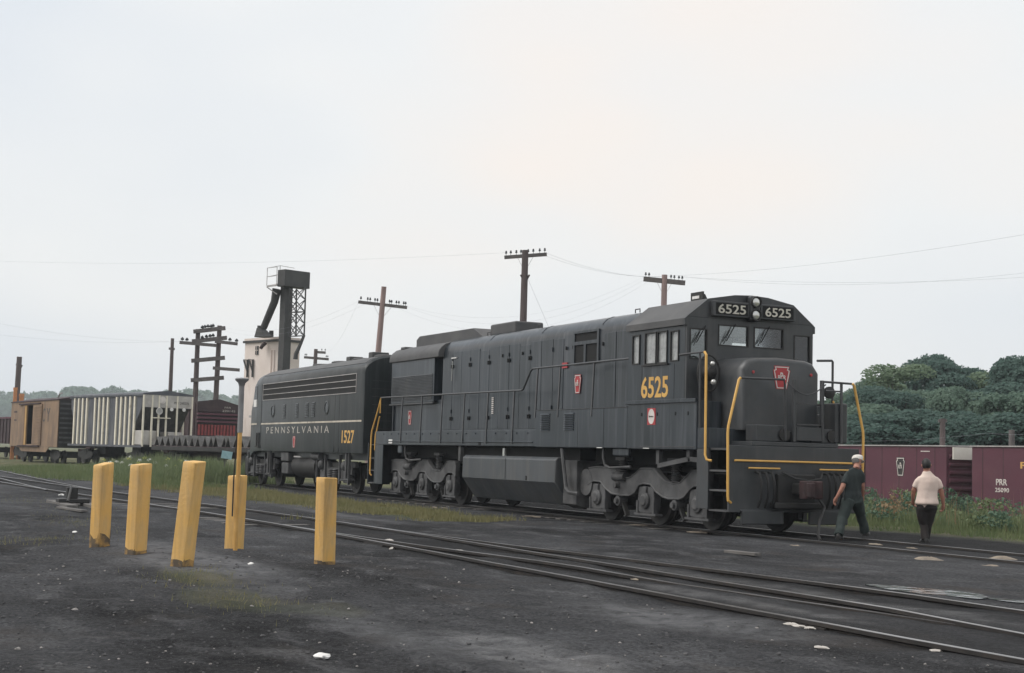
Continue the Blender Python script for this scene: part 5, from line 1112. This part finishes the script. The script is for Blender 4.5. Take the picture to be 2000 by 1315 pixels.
for i, (px, py, D, k, lab) in enumerate(spots):
    q = P(px, py, D); gz = ground_z(q.x, q.y, False)-.2
    o = protos[k] if first[k] else copy_tree(protos[k]); first[k] = False
    s = (q.z-gz)/(HT[k]*1.06); o.location = (q.x, q.y, gz); w = s*rnd.uniform(.95, 1.12) if s > .75 else rnd.uniform(.85, 1.1); o.scale = (w, w, s); o.rotation_euler = (0, 0, rnd.uniform(0, 6.28))
    tag(o, lab, 'tree', 'trees of the woods beyond the boxcars')
# far wooded ridge, one mass in the haze
C, Nn, S = [], [], []
for k in range(150):
    px = rnd.uniform(-120, 720); D = rnd.uniform(1000, 1300); top = lerp_pts([(-120, 775), (60, 762), (160, 752), (230, 760), (330, 758), (420, 762), (480, 768), (560, 790), (720, 800)], px)+rnd.uniform(-4, 22)
    q = P(px, top+9, D); r = rnd.uniform(8, 14)
    lb = [(q.x+rnd.uniform(-5, 5), q.y+rnd.uniform(-5, 5), q.z-r*.5-j*9, r*rnd.uniform(.6, 1)) for j in range(max(2, int((q.z)/9)))]
    c, nn, s = lobes_to_leaves(lb, 1.3, 2.6); C.append(c); Nn.append(nn); S.append(s)
tag(link('far_woods', leaf_mesh('far_woods', np.concatenate(C), np.concatenate(Nn), np.concatenate(S)), 'leaf_a'), 'hazy blue-green wooded ridge far beyond the freight cars', 'woods', kind='stuff')

# ================================================================== grass and weeds
def blades(name, samp, n, h, w, m, label, cat='grass', lean=.35, tuft=1):
    V = []; k = 0
    while k < n:
        x, y, dens, hs_ = samp()
        if rnd.random() > dens: continue
        z = ground_z(x, y, False)
        for _ in range(tuft):
            a = rnd.uniform(0, 6.28); hh = rnd.uniform(*h)*hs_; ww = w*rnd.uniform(.7, 1.3); l = rnd.gauss(0, lean)*hh; la_ = rnd.uniform(0, 6.28)
            xx = x+rnd.gauss(0, .07); yy = y+rnd.gauss(0, .07); dx = math.cos(a)*ww; dy = math.sin(a)*ww
            V += [(xx-dx, yy-dy, z-.02), (xx+dx, yy+dy, z-.02), (xx+l*math.cos(la_), yy+l*math.sin(la_), z+hh)]; k += 1
    n3 = len(V)//3; me = bpy.data.meshes.new(name); me.from_pydata(V, [], [(3*i, 3*i+1, 3*i+2) for i in range(n3)])
    return tag(link(name, me, m), label, cat, kind='stuff')
def s_strip():
    x = -6-26*rnd.random()**1.4; y = rnd.uniform(-8.2, -2.6); return x, y, green_at(x, y)*sst(mn.noise((x*.7, y*.9, 6)), -.35, .25), .6+.5*rnd.random()
blades('grass', s_strip, 26000, (.05, .17), .012, 'grass_dry', 'dry low grass strip between the near track and the diesels', lean=.5)
def s_left():
    x = rnd.uniform(-62, -26); y = rnd.uniform(-8.8, 1.5); return x, y, green_at(x, y)*sst(mn.noise((x*.4, y*.5, 2)), -.4, .2), .7+.6*rnd.random()
blades('grass', s_left, 26000, (.10, .28), .02, 'grass_green', 'green grass in front of the freight cars')
def s_tall():
    x = rnd.uniform(-56, -36); y = rnd.uniform(-5.6, 1.2); q = math.exp(-((y+1.9)/2.6)**2)*sst(x, -56, -49)*(.25+.75*sst(mn.noise((x*.8, y*.8, 3)), -.25, .3)); return x, y, q, .45+.75*q
blades('tall_weeds', s_tall, 14000, (.25, 1.0), .028, 'leaf_weed', 'tall green weeds below the covered hopper and flat car', 'weeds', .3)
def s_bank():
    x = rnd.uniform(-16, 10); y = 4+10*rnd.random()**1.2; return x, y, sst(y, 4.1+.5*mn.noise((x*.5, 1, 7)), 5.2), .5+.8*sst(y, 5, 8)
blades('grass', s_bank, 30000, (.08, .30), .014, 'grass_green', 'green grass on the bank behind the two men')
def s_bank2():
    x = rnd.uniform(-16, 8); y = rnd.uniform(6.5, 12); return x, y, .4+.6*sst(mn.noise((x*.5, y*.5, 9)), -.2, .3), .6+.6*sst(mn.noise((x*.45, y*.4, 4)), -.3, .4)
blades('tall_weeds', s_bank2, 6000, (.2, .65), .018, 'leaf_weed', 'tall weeds on the bank in front of the maroon boxcars', 'weeds', .3)
blades('dead_stems', s_bank2, 700, (.4, 1.05), .012, 'straw', 'dry tan stems among the weeds on the bank', 'weeds', .35)
def s_fore():
    c = rnd.choice(((7.2, -13.15, .5, .25), (9.4, -13.3, .9, .3), (-14, -12.2, 4, .5), (-4, -12.6, 1.4, .3), (1.2, -14.0, .5, .3))); return rnd.gauss(c[0], c[2]), rnd.gauss(c[1], c[3]), .8, .6+.5*rnd.random()
blades('grass', s_fore, 1500, (.02, .07), .005, 'grass_dry', 'sparse dry tufts in the cinders round the yellow posts', lean=.6)
# leafy weeds on the bank, one tangled mass
for nm, m, lab, cnt in (('weed_thicket', 'leaf_weed', 'pale leafy weeds tangled on the bank below the maroon boxcars', 34), ('weed_thicket', 'leaf_weed_dark', 'dark leafy weeds tangled on the bank below the maroon boxcars', 46)):
    lb = []
    for i in range(cnt):
        x = rnd.uniform(-15, 7); y = 6.0+rnd.random()*5.0-x*.05; z = ground_z(x, y, False); sc_ = rnd.uniform(.5, 1.25)*(.6+.4*sst(y, 6, 8.5))
        lb += [(x+rnd.gauss(0, .3)*sc_, y+rnd.gauss(0, .25)*sc_, z+(.1+.6*rnd.random())*sc_, rnd.uniform(.15, .27)*sc_) for _ in range(9)]
    c, nn, s_ = lobes_to_leaves(lb, 800, .048); tag(link(nm, leaf_mesh(nm, c, nn, s_), m), lab, 'weeds', kind='stuff')
c, nn, s = lobes_to_leaves([(0, 0, .35, .28), (.3, .1, .45, .22), (-.25, -.1, .4, .2), (.1, 0, .62, .2)], 700, .05); o = link('dry_bush', leaf_mesh('dry_bush', c, nn, s), 'straw'); q = P(1745, 985, 36); o.location = (q.x, q.y, ground_z(q.x, q.y, False)); tag(o, 'dried tan bush between the two men', 'bush')
# flowers among the tall weeds
for col, cnt, lab in (('flower_white', 17, 'white wild flower heads scattered in the tall weeds'), ('flower_yellow', 10, 'yellow wild flower heads scattered in the tall weeds')):
    lb = []
    for k in range(cnt):
        x = rnd.uniform(-50, -40); y = rnd.uniform(-4.4, -1.6); lb.append((x, y, ground_z(x, y, False)+rnd.uniform(.45, .85), .10))
    c, nn, s_ = lobes_to_leaves(lb, 2400, .035); tag(link('wild_flowers', leaf_mesh('wild_flowers', c, nn, s_), col), lab, 'flowers', kind='stuff')

# ================================================================== stones, spilled sand and scrap on the ground
def stone(px, py, w, m, label, cat='stone', group=None, flat=.5, long=1.4):
    q = gp(px, py); mb = MB(); sd = rnd.random()*50; rings = []
    for j in range(7):
        t_ = math.pi*min(max(j/6, .03), .97)
        rings.append([tuple(Vector((math.sin(t_)*math.cos(a)*long, math.sin(t_)*math.sin(a), math.cos(t_)*flat))*w*(.8+.55*mn.noise((math.cos(a)*1.3+sd, math.sin(a)*1.3+j*.5, sd)))) for a in [k*math.pi/5 for k in range(10)]])
    o = mb.loft(rings).build('stone', m, None, 30, off=Vector((0, 0, 0))); o.location = q+Vector((0, 0, w*flat*.35)); o.rotation_euler = (0, 0, rnd.uniform(-.5, .5)); tag(o, label, cat, group); return o
stone(628, 1285, .055, 'white_chip', 'pale stone lying alone in the front cinders below the lone post')
stone(760, 1059, .085, 'stone_pale', 'large pale stone beside the near rail right of the lone post'); stone(765, 1073, .05, 'stone_pale', 'smaller pale stone just outside the near rail')
stone(146, 1041, .05, 'white_chip', 'white stone left of the yellow posts'); stone(120, 968, .08, 'white_chip', 'white scrap on the switch timbers by the far left track')
stone(490, 1103, .045, 'white_chip', 'white chip near the foot of the standpipe')
stone(895, 1077, .08, 'stone_pale', 'low tan stone between the diverging rails', flat=.25); stone(942, 1086, .12, 'sand_tan', 'flat tan clod between the diverging rails', flat=.22); stone(1242, 1133, .09, 'sand_tan', 'small tan clod farther along between the rails', flat=.25)
for (px, py, w), lab in zip(((1545, 1221, .05), (1562, 1225, .04), (1583, 1229, .045), (1605, 1267, .05), (1735, 1252, .045), (1828, 1272, .035)),
        ('pale stone at the tan end of the scatter by the near rail', 'middle pale stone of three in a line by the near rail', 'last pale stone of three in a line by the near rail', 'long flat pale stone a step outside the near rail', 'bright white stone tight against the near rail', 'pale stone nearest the picture corner by the near rail')):
    stone(px, py, w, 'stone_pale', lab, group='pale stones along the near rail', flat=.35, long=1.9)
def gravel(name, pts, m, label):
    mb = MB()
    for px, py, w in pts:
        q = gp(px, py); sd = rnd.random()*50
        mb.loft([[tuple(q+Vector((math.sin(t_)*math.cos(a)*1.2, math.sin(t_)*math.sin(a), math.cos(t_)*.6+.2))*w*(.8+.6*mn.noise((math.cos(a)*1.3+sd, math.sin(a)*1.3+t_, sd)))) for a in [k*math.pi/3.5 for k in range(7)]] for t_ in (.15, .8, 1.57, 2.3)])
    tag(mb.build(name, m, None, 30), label, 'gravel', kind='stuff')
ga_, gb_ = [], []
for k in range(1500):
    px = rnd.uniform(-20, 2020); py = 1075+240*rnd.random()
    if py < 1032+(px-600)*.18+25 and px > 560: continue
    w = rnd.uniform(.005, .014)*(1+(1300-py)/330)*(1.7 if rnd.random() < .08 else 1); (ga_ if rnd.random() < .14 else gb_).append((px, py, w))
for k in range(26): (ga_ if k % 2 else gb_).append((rnd.uniform(620, 780), 1106+abs(rnd.gauss(0, 22)), rnd.uniform(.007, .015)))
for k in range(60): gb_.append((rnd.gauss(330, 130), rnd.gauss(1095, 22), rnd.uniform(.012, .03)))
gravel('gravel', ga_, 'stone_mid', 'pale gravel scattered through the front cinders'); gravel('gravel', gb_, 'stone_dark', 'dark clinker lumps scattered through the front cinders')
for (px, py, w), lab in zip(((1035, 1010, .16), (848, 992, .12), (868, 993, .1), (1250, 1027, .12), (1306, 1030, .09), (1365, 1041, .2), (800, 968, .1), (742, 976, .1)),
        ('tan sand spill below the sump behind the fuel tank', 'thin pale sand spill by the rear truck', 'second thin sand spill by the rear truck', 'tan sand spill by the inner axle of the front truck', 'small tan sand spill by the middle axle of the front truck', 'wide tan sand spill by the leading axle', 'small sand spill under the rear step', 'sand spill between the two diesels')):
    stone(px, py, w, 'sand_tan', lab, 'sand', 'sand spills along the rail', flat=.16, long=2.2)
def heap(px, py, rx, ry, h, label):
    q = gp(px, py); mb = MB(); rings = []; sd = rnd.random()*30
    for j in range(8):
        f = j/7; rings.append([(math.cos(a)*rx*(1-f*.97)*(1+.3*mn.noise((math.cos(a)*2+sd, math.sin(a)*2, f))), math.sin(a)*ry*(1-f*.97)*(1+.3*mn.noise((math.cos(a)*2+sd, math.sin(a)*2, f))), h*math.sin(f*math.pi/2)-.04+.02*mn.noise((math.cos(a)*3, f*4, sd))) for a in [k*math.pi/12 for k in range(24)]])
    o = mb.loft(rings).build('sand_heap', 'sand_tan', None, 60, off=Vector((0, 0, 0))); o.location = q; o.rotation_euler = (0, 0, R(10)); tag(o, label, 'sand heap')
heap(1550, 1066, .34, .15, .05, 'low tan sand heap in front of the locomotive pilot'); heap(1812, 1092, .36, .15, .07, 'tan sand heap by the rail below the man in the cream shirt'); heap(1960, 1092, .36, .15, .08, 'tan sand heap by the rail at the picture edge'); heap(1935, 1105, .3, .12, .05, 'small sand spill beside the heap at the picture edge'); heap(1710, 1064, .28, .12, .06, 'small straw-coloured spill between the rails at the walking man'); heap(1780, 1071, .3, .1, .05, 'small tan spill between the rails between the two men')
# switch timbers and stand by the far left track
q = gp(120, 985)
sw = empty('switch_stand', (q.x, q.y, -.05), 0, 'low dark switch stand on timbers beside the far left track', 'switch stand'); OFF = Vector((0, 0, 0))
MB().box(-1.6, 1.6, -.12, .12, -.08, .07).box(-1.7, 1.5, .45, .7, -.08, .06).build('switch_timber', 'plank_grey', sw, 0, .01); MB().box(-.25, .25, -.1, .6, .06, .16).box(-.1, .1, .1, .35, .16, .42).build('switch_base', 'dark_steel', sw, 0, .02); MB().tube([(0, .2, .42), (.5, .1, .3), (.9, 0, .12)], .03, 8).build('switch_lever', 'dark_steel', sw)
for px, py, l, label in ((140, 997, .9, 'weathered plank lying below the switch stand'), (1450, 1083, .35, 'dark stick lying between the tracks in front of the pilot')):
    q = gp(px, py); o = MB().box(-l, l, -.07, .07, -.02, .025).build('plank', 'plank_grey', None, 0, .006); o.location = q+Vector((0, 0, .02)); o.rotation_euler = (0, 0, R(8)); tag(o, label, 'plank')
# light blue board, orange stake, orange uprights by the boxcar
q = P(443, 889, 62); o = MB().box(-.02, .02, -.22, .22, -.16, .16).build('notice_board', 'blue_board', None, 0); MB().box(-.05, -.02, -.04, .04, -1.3, .1).build('board_stake', 'plank_grey', o); o.location = q; o.rotation_euler = (R(-8), 0, R(-15)); tag(o, 'small light blue board between the flat car and the streamlined diesel', 'sign')
q = gp(1966, 1008); o = MB().prism([(-.05, -.2), (.05, -.2), (.07, .42), (-.03, .45)], 1, -.025, .025).build('marker_stake', 'stake_orange', None, 0); o.location = q; o.rotation_euler = (0, R(8), R(60)); tag(o, 'short orange marker stake standing in the bank weeds', 'stake')
for px, py, h, w, label in ((29, 783, 1.0, .10, 'taller orange upright showing above the tan boxcar roof'), (42, 780, .42, .12, 'shorter orange upright above the tan boxcar roof')):
    q = P(px, py, 112); o = MB().box(-w, w, -w*1.3, w*1.3, -q.z, h-.1).box(-w*1.2, w*1.2, -w*1.5, w*1.5, h-.2, h).build('orange_upright', 'stake_orange', None, 0); o.location = q; tag(o, label, 'post')
# ================================================================== people
def remesh(mb, voxel, it=4):
    o = link('tmp', mb.mesh('tmp', 0, Vector((0, 0, 0))), None)
    r = o.modifiers.new('r', 'REMESH'); r.mode = 'VOXEL'; r.voxel_size = voxel
    s = o.modifiers.new('s', 'SMOOTH'); s.factor = .5; s.iterations = it
    me = bpy.data.meshes.new_from_object(o.evaluated_get(bpy.context.evaluated_depsgraph_get())); bpy.data.objects.remove(o)
    for p in me.polygons: p.use_smooth = True
    return me
def ell(mb, c, r, right, fwd, n=16):
    """ring stack helper: ellipse of half-widths r=(side, depth) in the plane spanned by right and fwd"""
    return [c+right*(r[0]*math.cos(2*math.pi*k/n))+fwd*(r[1]*math.sin(2*math.pi*k/n)) for k in range(n)]
def limb(mb, pts, rad): mb.tube(pts, rad, 12)
def person(base, J, right, fwd, label, shirt, trouser, cap, bulk=1.13, leg=1., untucked=False):
    """J: joint positions in world space; every piece is offset to the person's base"""
    b = Vector(base); o = empty('person', b, 0, label, 'person')
    j = {k: Vector(v)-b for k, v in J.items() if not k.startswith('curl')}
    body = MB(); up = (j['neck']-j['waist']).normalized()
    # torso, neck, head as rings
    def torso(mb, g):
        mid = (j['sl']+j['sr'])/2; sw = (j['sr']-j['sl']).length/2; side = (j['sr']-j['sl']).normalized()
        rings = [ell(mb, j['hipc']-up*.06, (.150*g, .105*g), side, fwd), ell(mb, j['hipc']+up*.05, (.170*g, .12*g), side, fwd), ell(mb, j['waist'], (.155*g, .11*g), side, fwd), ell(mb, j['waist'].lerp(mid, .5), (.168*g, .122*g), side, fwd),
                 ell(mb, j['waist'].lerp(mid, .80), (sw*(.5+.5*g), .122*g), side, fwd), ell(mb, mid-up*.01, (sw*(.45+.5*g), .100*g), side, fwd), ell(mb, mid+up*.035, (sw*.62*g, .08*g), side, fwd), ell(mb, j['neck'], (.062, .062), side, fwd)]
        mb.loft(rings)
    torso(body, .88)
    hd = (j['head']-j['neck']).normalized()
    limb(body, [j['neck']-hd*.05, j['neck']+hd*.02, j['head']], [.062, .056, .055])
    hf = J['face'].normalized(); hs = hf.cross(hd).normalized()
    hc = j['head']; rings = []
    for t, w, d, off in ((-.115, .035, .045, .035), (-.095, .055, .07, .02), (-.05, .068, .088, .008), (0, .075, .097, 0), (.04, .076, .098, -.004), (.08, .062, .083, -.006), (.105, .04, .055, -.006), (.118, .012, .018, -.006)):
        rings.append([hc+hd*t+hs*(w*math.cos(2*math.pi*k/18))+hf*(d*math.sin(2*math.pi*k/18)+off) for k in range(18)])
    body.loft(rings)
    body.sphere(hc+hf*.105-hd*.012, .017, 8, 6); body.tube([hc+hf*.09+hd*.02, hc+hf*.112-hd*.015], [.009, .014], 8)          # nose
    body.tube([hc+hf*.093-hd*.055-hs*.022, hc+hf*.098-hd*.055, hc+hf*.093-hd*.055+hs*.022], .008, 6)                      # mouth
    for s in (-1, 1):
        body.sphere(hc+hs*(s*.078)-hd*.008-hf*.008, .028, 8, 6, (.45, 1, 1.2)); body.sphere(hc+hf*.088+hs*(s*.03)+hd*.006, .012, 8, 6)
    for s in ('l', 'r'):
        limb(body, [j['s'+s].lerp(j['e'+s], .22), j['e'+s], j['w'+s]], [.038, .040, .029]); limb(body, [j['s'+s].lerp(j['neck'], .35)-up*.09, j['s'+s].lerp(j['e'+s], .3)], [.036, .036])
        limb(body, [j['s'+s].lerp(j['e'+s], .5), j['e'+s].lerp(j['w'+s], .3), j['w'+s]], [.044, .044, .029])
        # hand: palm, four bent fingers of unequal length, thumb from the side
        d = (j['h'+s]-j['w'+s]).normalized(); th = J['thumb'+s].normalized(); th = (th-d*th.dot(d)).normalized(); pal = d.cross(th)
        w = j['w'+s]; body.tube([w-d*.01, w+d*.035, w+d*.085], [.027, .036, .034], 10)
        curl = pal*J['curl'+s]
        for q, (u, ln) in enumerate(((.030, .070), (.010, .082), (-.010, .076), (-.028, .058))):
            a = w+d*.082+th*u; body.tube([a, a+d*ln*.45+curl*.016, a+d*ln*.75+curl*.045, a+d*ln*.8+curl*.066], [.0115, .0105, .0095, .008], 7)
        a = w+d*.03+th*.028; body.tube([a, a+d*.03+th*.022, a+d*.062+th*.02+curl*.02], [.014, .0125, .010], 7)
        limb(body, [j['p'+s], j['k'+s], j['a'+s]], [.085, .058, .042])
        tf = Vector(J['toe'+s])-b; body.tube([j['a'+s], j['a'+s].lerp(tf, .5), tf], [.026, .018, .014], 8)
    bo = link('body', remesh(body, .011, 3), 'skin', o)
    # shirt with short sleeves
    sh = MB(); torso(sh, bulk)
    if untucked: sd_v = (j['sr']-j['sl']).normalized(); sh.loft([ell(sh, j['hipc']+up*.01, (.222, .175), sd_v, fwd), ell(sh, j['hipc']+up*.05, (.222, .172), sd_v, fwd), ell(sh, j['waist']+up*.05, (.2, .15), sd_v, fwd), ell(sh, j['waist'].lerp((j['sl']+j['sr'])/2, .5), (.185, .135), sd_v, fwd)])
    for s in ('l', 'r'):
        e = j['s'+s].lerp(j['e'+s], .80); sh.tube([j['s'+s].lerp(j['neck'], .2)-up*.045, j['s'+s].lerp(e, .35)-up*.012, e], [.05, .058, .060], 12)
    m_ = remesh(sh, .016, 4)
    # open the shirt at the neck: drop faces round the neck end
    bm = bmesh.new(); bm.from_mesh(m_); nk = j['neck']-hd*.012
    bmesh.ops.delete(bm, geom=[f for f in bm.faces if (f.calc_center_median()-nk).dot(hd) > 0 and (f.calc_center_median()-nk).length < .12], context='FACES'); 
    for v in bm.verts:
        n_ = mn.noise((v.co.x*9, v.co.y*9, v.co.z*5)); v.co += v.normal*(.013*n_)
    bm.to_mesh(m_); bm.free(); link('shirt', m_, shirt, o)
    # trousers
    tr = MB(); side = (j['pr']-j['pl']).normalized()
    tr.loft([ell(tr, j['waist']-up*.005, (.170, .128), side, fwd), ell(tr, j['hipc']+up*.04, (.188, .142), side, fwd), ell(tr, j['hipc']-up*.06, (.178, .135), side, fwd), ell(tr, j['hipc']-up*.12, (.12, .10), side, fwd)])
    for s in ('l', 'r'):
        an = j['k'+s].lerp(j['a'+s], .99); tr.tube([j['p'+s]+up*.02, j['p'+s].lerp(j['k'+s], .5), j['k'+s], j['k'+s].lerp(an, .5), an], [.108*leg, .098*leg, .078*leg, .074*leg, .076*leg], 14)
    m_ = remesh(tr, .015, 3); bm = bmesh.new(); bm.from_mesh(m_)
    for v in bm.verts: v.co += v.normal*(.016*mn.noise((v.co.x*9, v.co.y*9, v.co.z*6+3)))
    bm.to_mesh(m_); bm.free(); link('trousers', m_, trouser, o)
    MB().loft([ell(None, j['waist']+up*(-.02+q), (.177, .134), side, fwd, 20) for q in (0, .035)]).build('belt', 'belt', o, off=Vector((0, 0, 0)))
    for s in ('l', 'r'):
        tf = Vector(J['toe'+s])-b; a = j['a'+s]; d = (tf-a); d.z = min(d.z, 0)*.5; d = d.normalized(); sd2 = d.cross(Vector((0, 0, 1))).normalized()
        heel = a-d*.07-Vector((0, 0, .035)); rr = []
        for f, w, h in ((0, .036, .07), (.03, .05, .115), (.10, .054, .12), (.17, .06, .085), (.25, .055, .065), (.285, .03, .04)):
            c = heel+d*f; lo = min(heel.z, a.z-.05)-.0; rr.append([Vector((c.x, c.y, lo))+d.cross(sd2)*0+sd2*(w*math.cos(q))+Vector((0, 0, max(0, math.sin(q))*h-.012*(math.sin(q) < -.1))) for q in [k*math.pi/6 for k in range(12)]])
        MB().loft(rr).build('shoe', 'shoe', o, 45, off=Vector((0, 0, 0)))
    # hair and cap
    hr = MB(); rings = []
    for t, w, d_ in ((-.06, .066, .06), (-.02, .078, .085), (.03, .081, .1), (.08, .068, .088), (.112, .042, .058), (.126, .01, .012)):
        rings.append([hc+hd*(t+ (.045 if math.sin(2*math.pi*k/18) > .3 and t < .05 else 0))+hs*(w*math.cos(2*math.pi*k/18))+hf*(d_*math.sin(2*math.pi*k/18)-.012-(0 if t > .05 else .01)) for k in range(18)])
    hr.loft(rings).build('hair', 'hair_dark' if not cap else 'plank_grey', o, 50, off=Vector((0, 0, 0)))
    if cap:
        cp_ = MB(); rings = []
        for t, w, d_, s_ in ((.018, .088, .112, 0), (.05, .094, .12, 0), (.085, .096, .122, .004), (.115, .085, .108, .006), (.13, .05, .065, .006), (.134, .01, .01, .006)):
            rings.append([hc+hd*t+hs*(w*math.cos(2*math.pi*k/20))+hf*(d_*math.sin(2*math.pi*k/20)+s_) for k in range(20)])
        co = cp_.loft(rings).build('cap', 'cap_white', o, 50, off=Vector((0, 0, 0)))
        vz = [hc+hd*.022+hs*(.08*math.cos(a))+hf*(.09+.085*math.sin(a))-hd*(.02*math.sin(a)) for a in [k*math.pi/8 for k in range(9)]]
        MB().loft([vz, [p+hd*.008 for p in vz]]).build('cap_visor', 'cap_white', co, 50, off=Vector((0, 0, 0)))
    return o
def frame_from(px0, py0, depth, sc, cx, cy, ox, oy):
    """world point of a spot of the enlarged view: sc picture pixels per view pixel, ox/oy view origin in the picture"""
    k = depth/2904.46
    base = P(px0, py0, depth)
    return base, (lambda x, y, d=0.: base+R2*((ox+x*sc-px0)*k)-U2*((oy+y*sc-py0)*k)+vd*d)
# walking man in the white cap
b0, W = frame_from(1665, 1057, 27.5, .1559, 0, 0, 1600, 870)
gz0 = -.04
J = dict(head=W(540, 200, .42), neck=W(520, 268, .34), sl=W(385, 325, .22), sr=W(610, 330, .40), el=W(318, 520, .12), wl=W(240, 655, .14), hl=W(205, 730, .2), er=W(605, 505, .42), wr=W(632, 650, .55), hr=W(640, 725, .6),
         waist=W(470, 580, .30), hipc=W(465, 660, .29), pl=W(405, 700, .24), pr=W(525, 695, .34), kl=W(315, 920, .16), al=W(232, 1130, -.08), kr=W(605, 890, .52), ar=W(675, 1112, .62), toel=W(290, 1185, .08), toer=W(740, 1150, .80),
         face=R2*.75+vd*.65-Vector((0, 0, .25)), thumbl=R2*.8+vd*.6, thumbr=R2*-.3+vd*.9, curll=1.0, curlr=-1.0)
fw = (R2*.55+vd*.85); fw.z = 0; fw.normalize()
person((b0.x, b0.y, gz0), J, R2, fw, 'man in a white cap and dark work clothes striding past the coupler', 'cloth_dark', 'trouser_green', True, 1.3, 1.18)
# man in the cream shirt, seen from behind
dB = 27.6
b1, W2 = frame_from(1812, 1061, dB, .3347, 0, 0, 1600, 660)
J = dict(head=W2(627, 742, .02), neck=W2(628, 775, 0), sl=W2(582, 812, 0), sr=W2(688, 812, 0), el=W2(556, 888, .06), wl=W2(563, 955, .2), hl=W2(572, 985, .28), er=W2(714, 895, 0), wr=W2(727, 972, .03), hr=W2(729, 1002, .06),
         waist=W2(629, 950, 0), hipc=W2(628, 975, 0), pl=W2(600, 990, 0), pr=W2(655, 990, 0), kl=W2(612, 1090, .05), al=W2(616, 1178, -.06), kr=W2(643, 1088, .08), ar=W2(640, 1176, .18), toel=W2(610, 1198, .14), toer=W2(642, 1196, .38),
         face=vd*1.+R2*.15, thumbl=vd*1.0+R2*.2, thumbr=vd*1.-R2*.2, curll=1.0, curlr=-1.0)
person((b1.x, b1.y, gz0), J, R2, vd, 'bareheaded man in a cream polo shirt and dark trousers walking away', 'shirt_cream', 'trouser_brown', False, 1.15, 1.0, True)

# ================================================================== haze in the air
hz = MB().box(-2750, 2400, -1950, 2550, -8, 34).build('haze', None, None, 0, off=Vector((0, 0, 0))); hz['kind'] = 'stuff'
m = bpy.data.materials.new('haze_air'); m.use_nodes = True; n = m.node_tree; n.nodes.clear()
o_ = n.nodes.new('ShaderNodeOutputMaterial'); pv = n.nodes.new('ShaderNodeVolumePrincipled'); pv.inputs['Color'].default_value = (.86, .93, 1, 1); pv.inputs['Density'].default_value = .0004; pv.inputs['Anisotropy'].default_value = 0
n.links.new(pv.outputs[0], o_.inputs['Volume']); hz.data.materials.append(m)
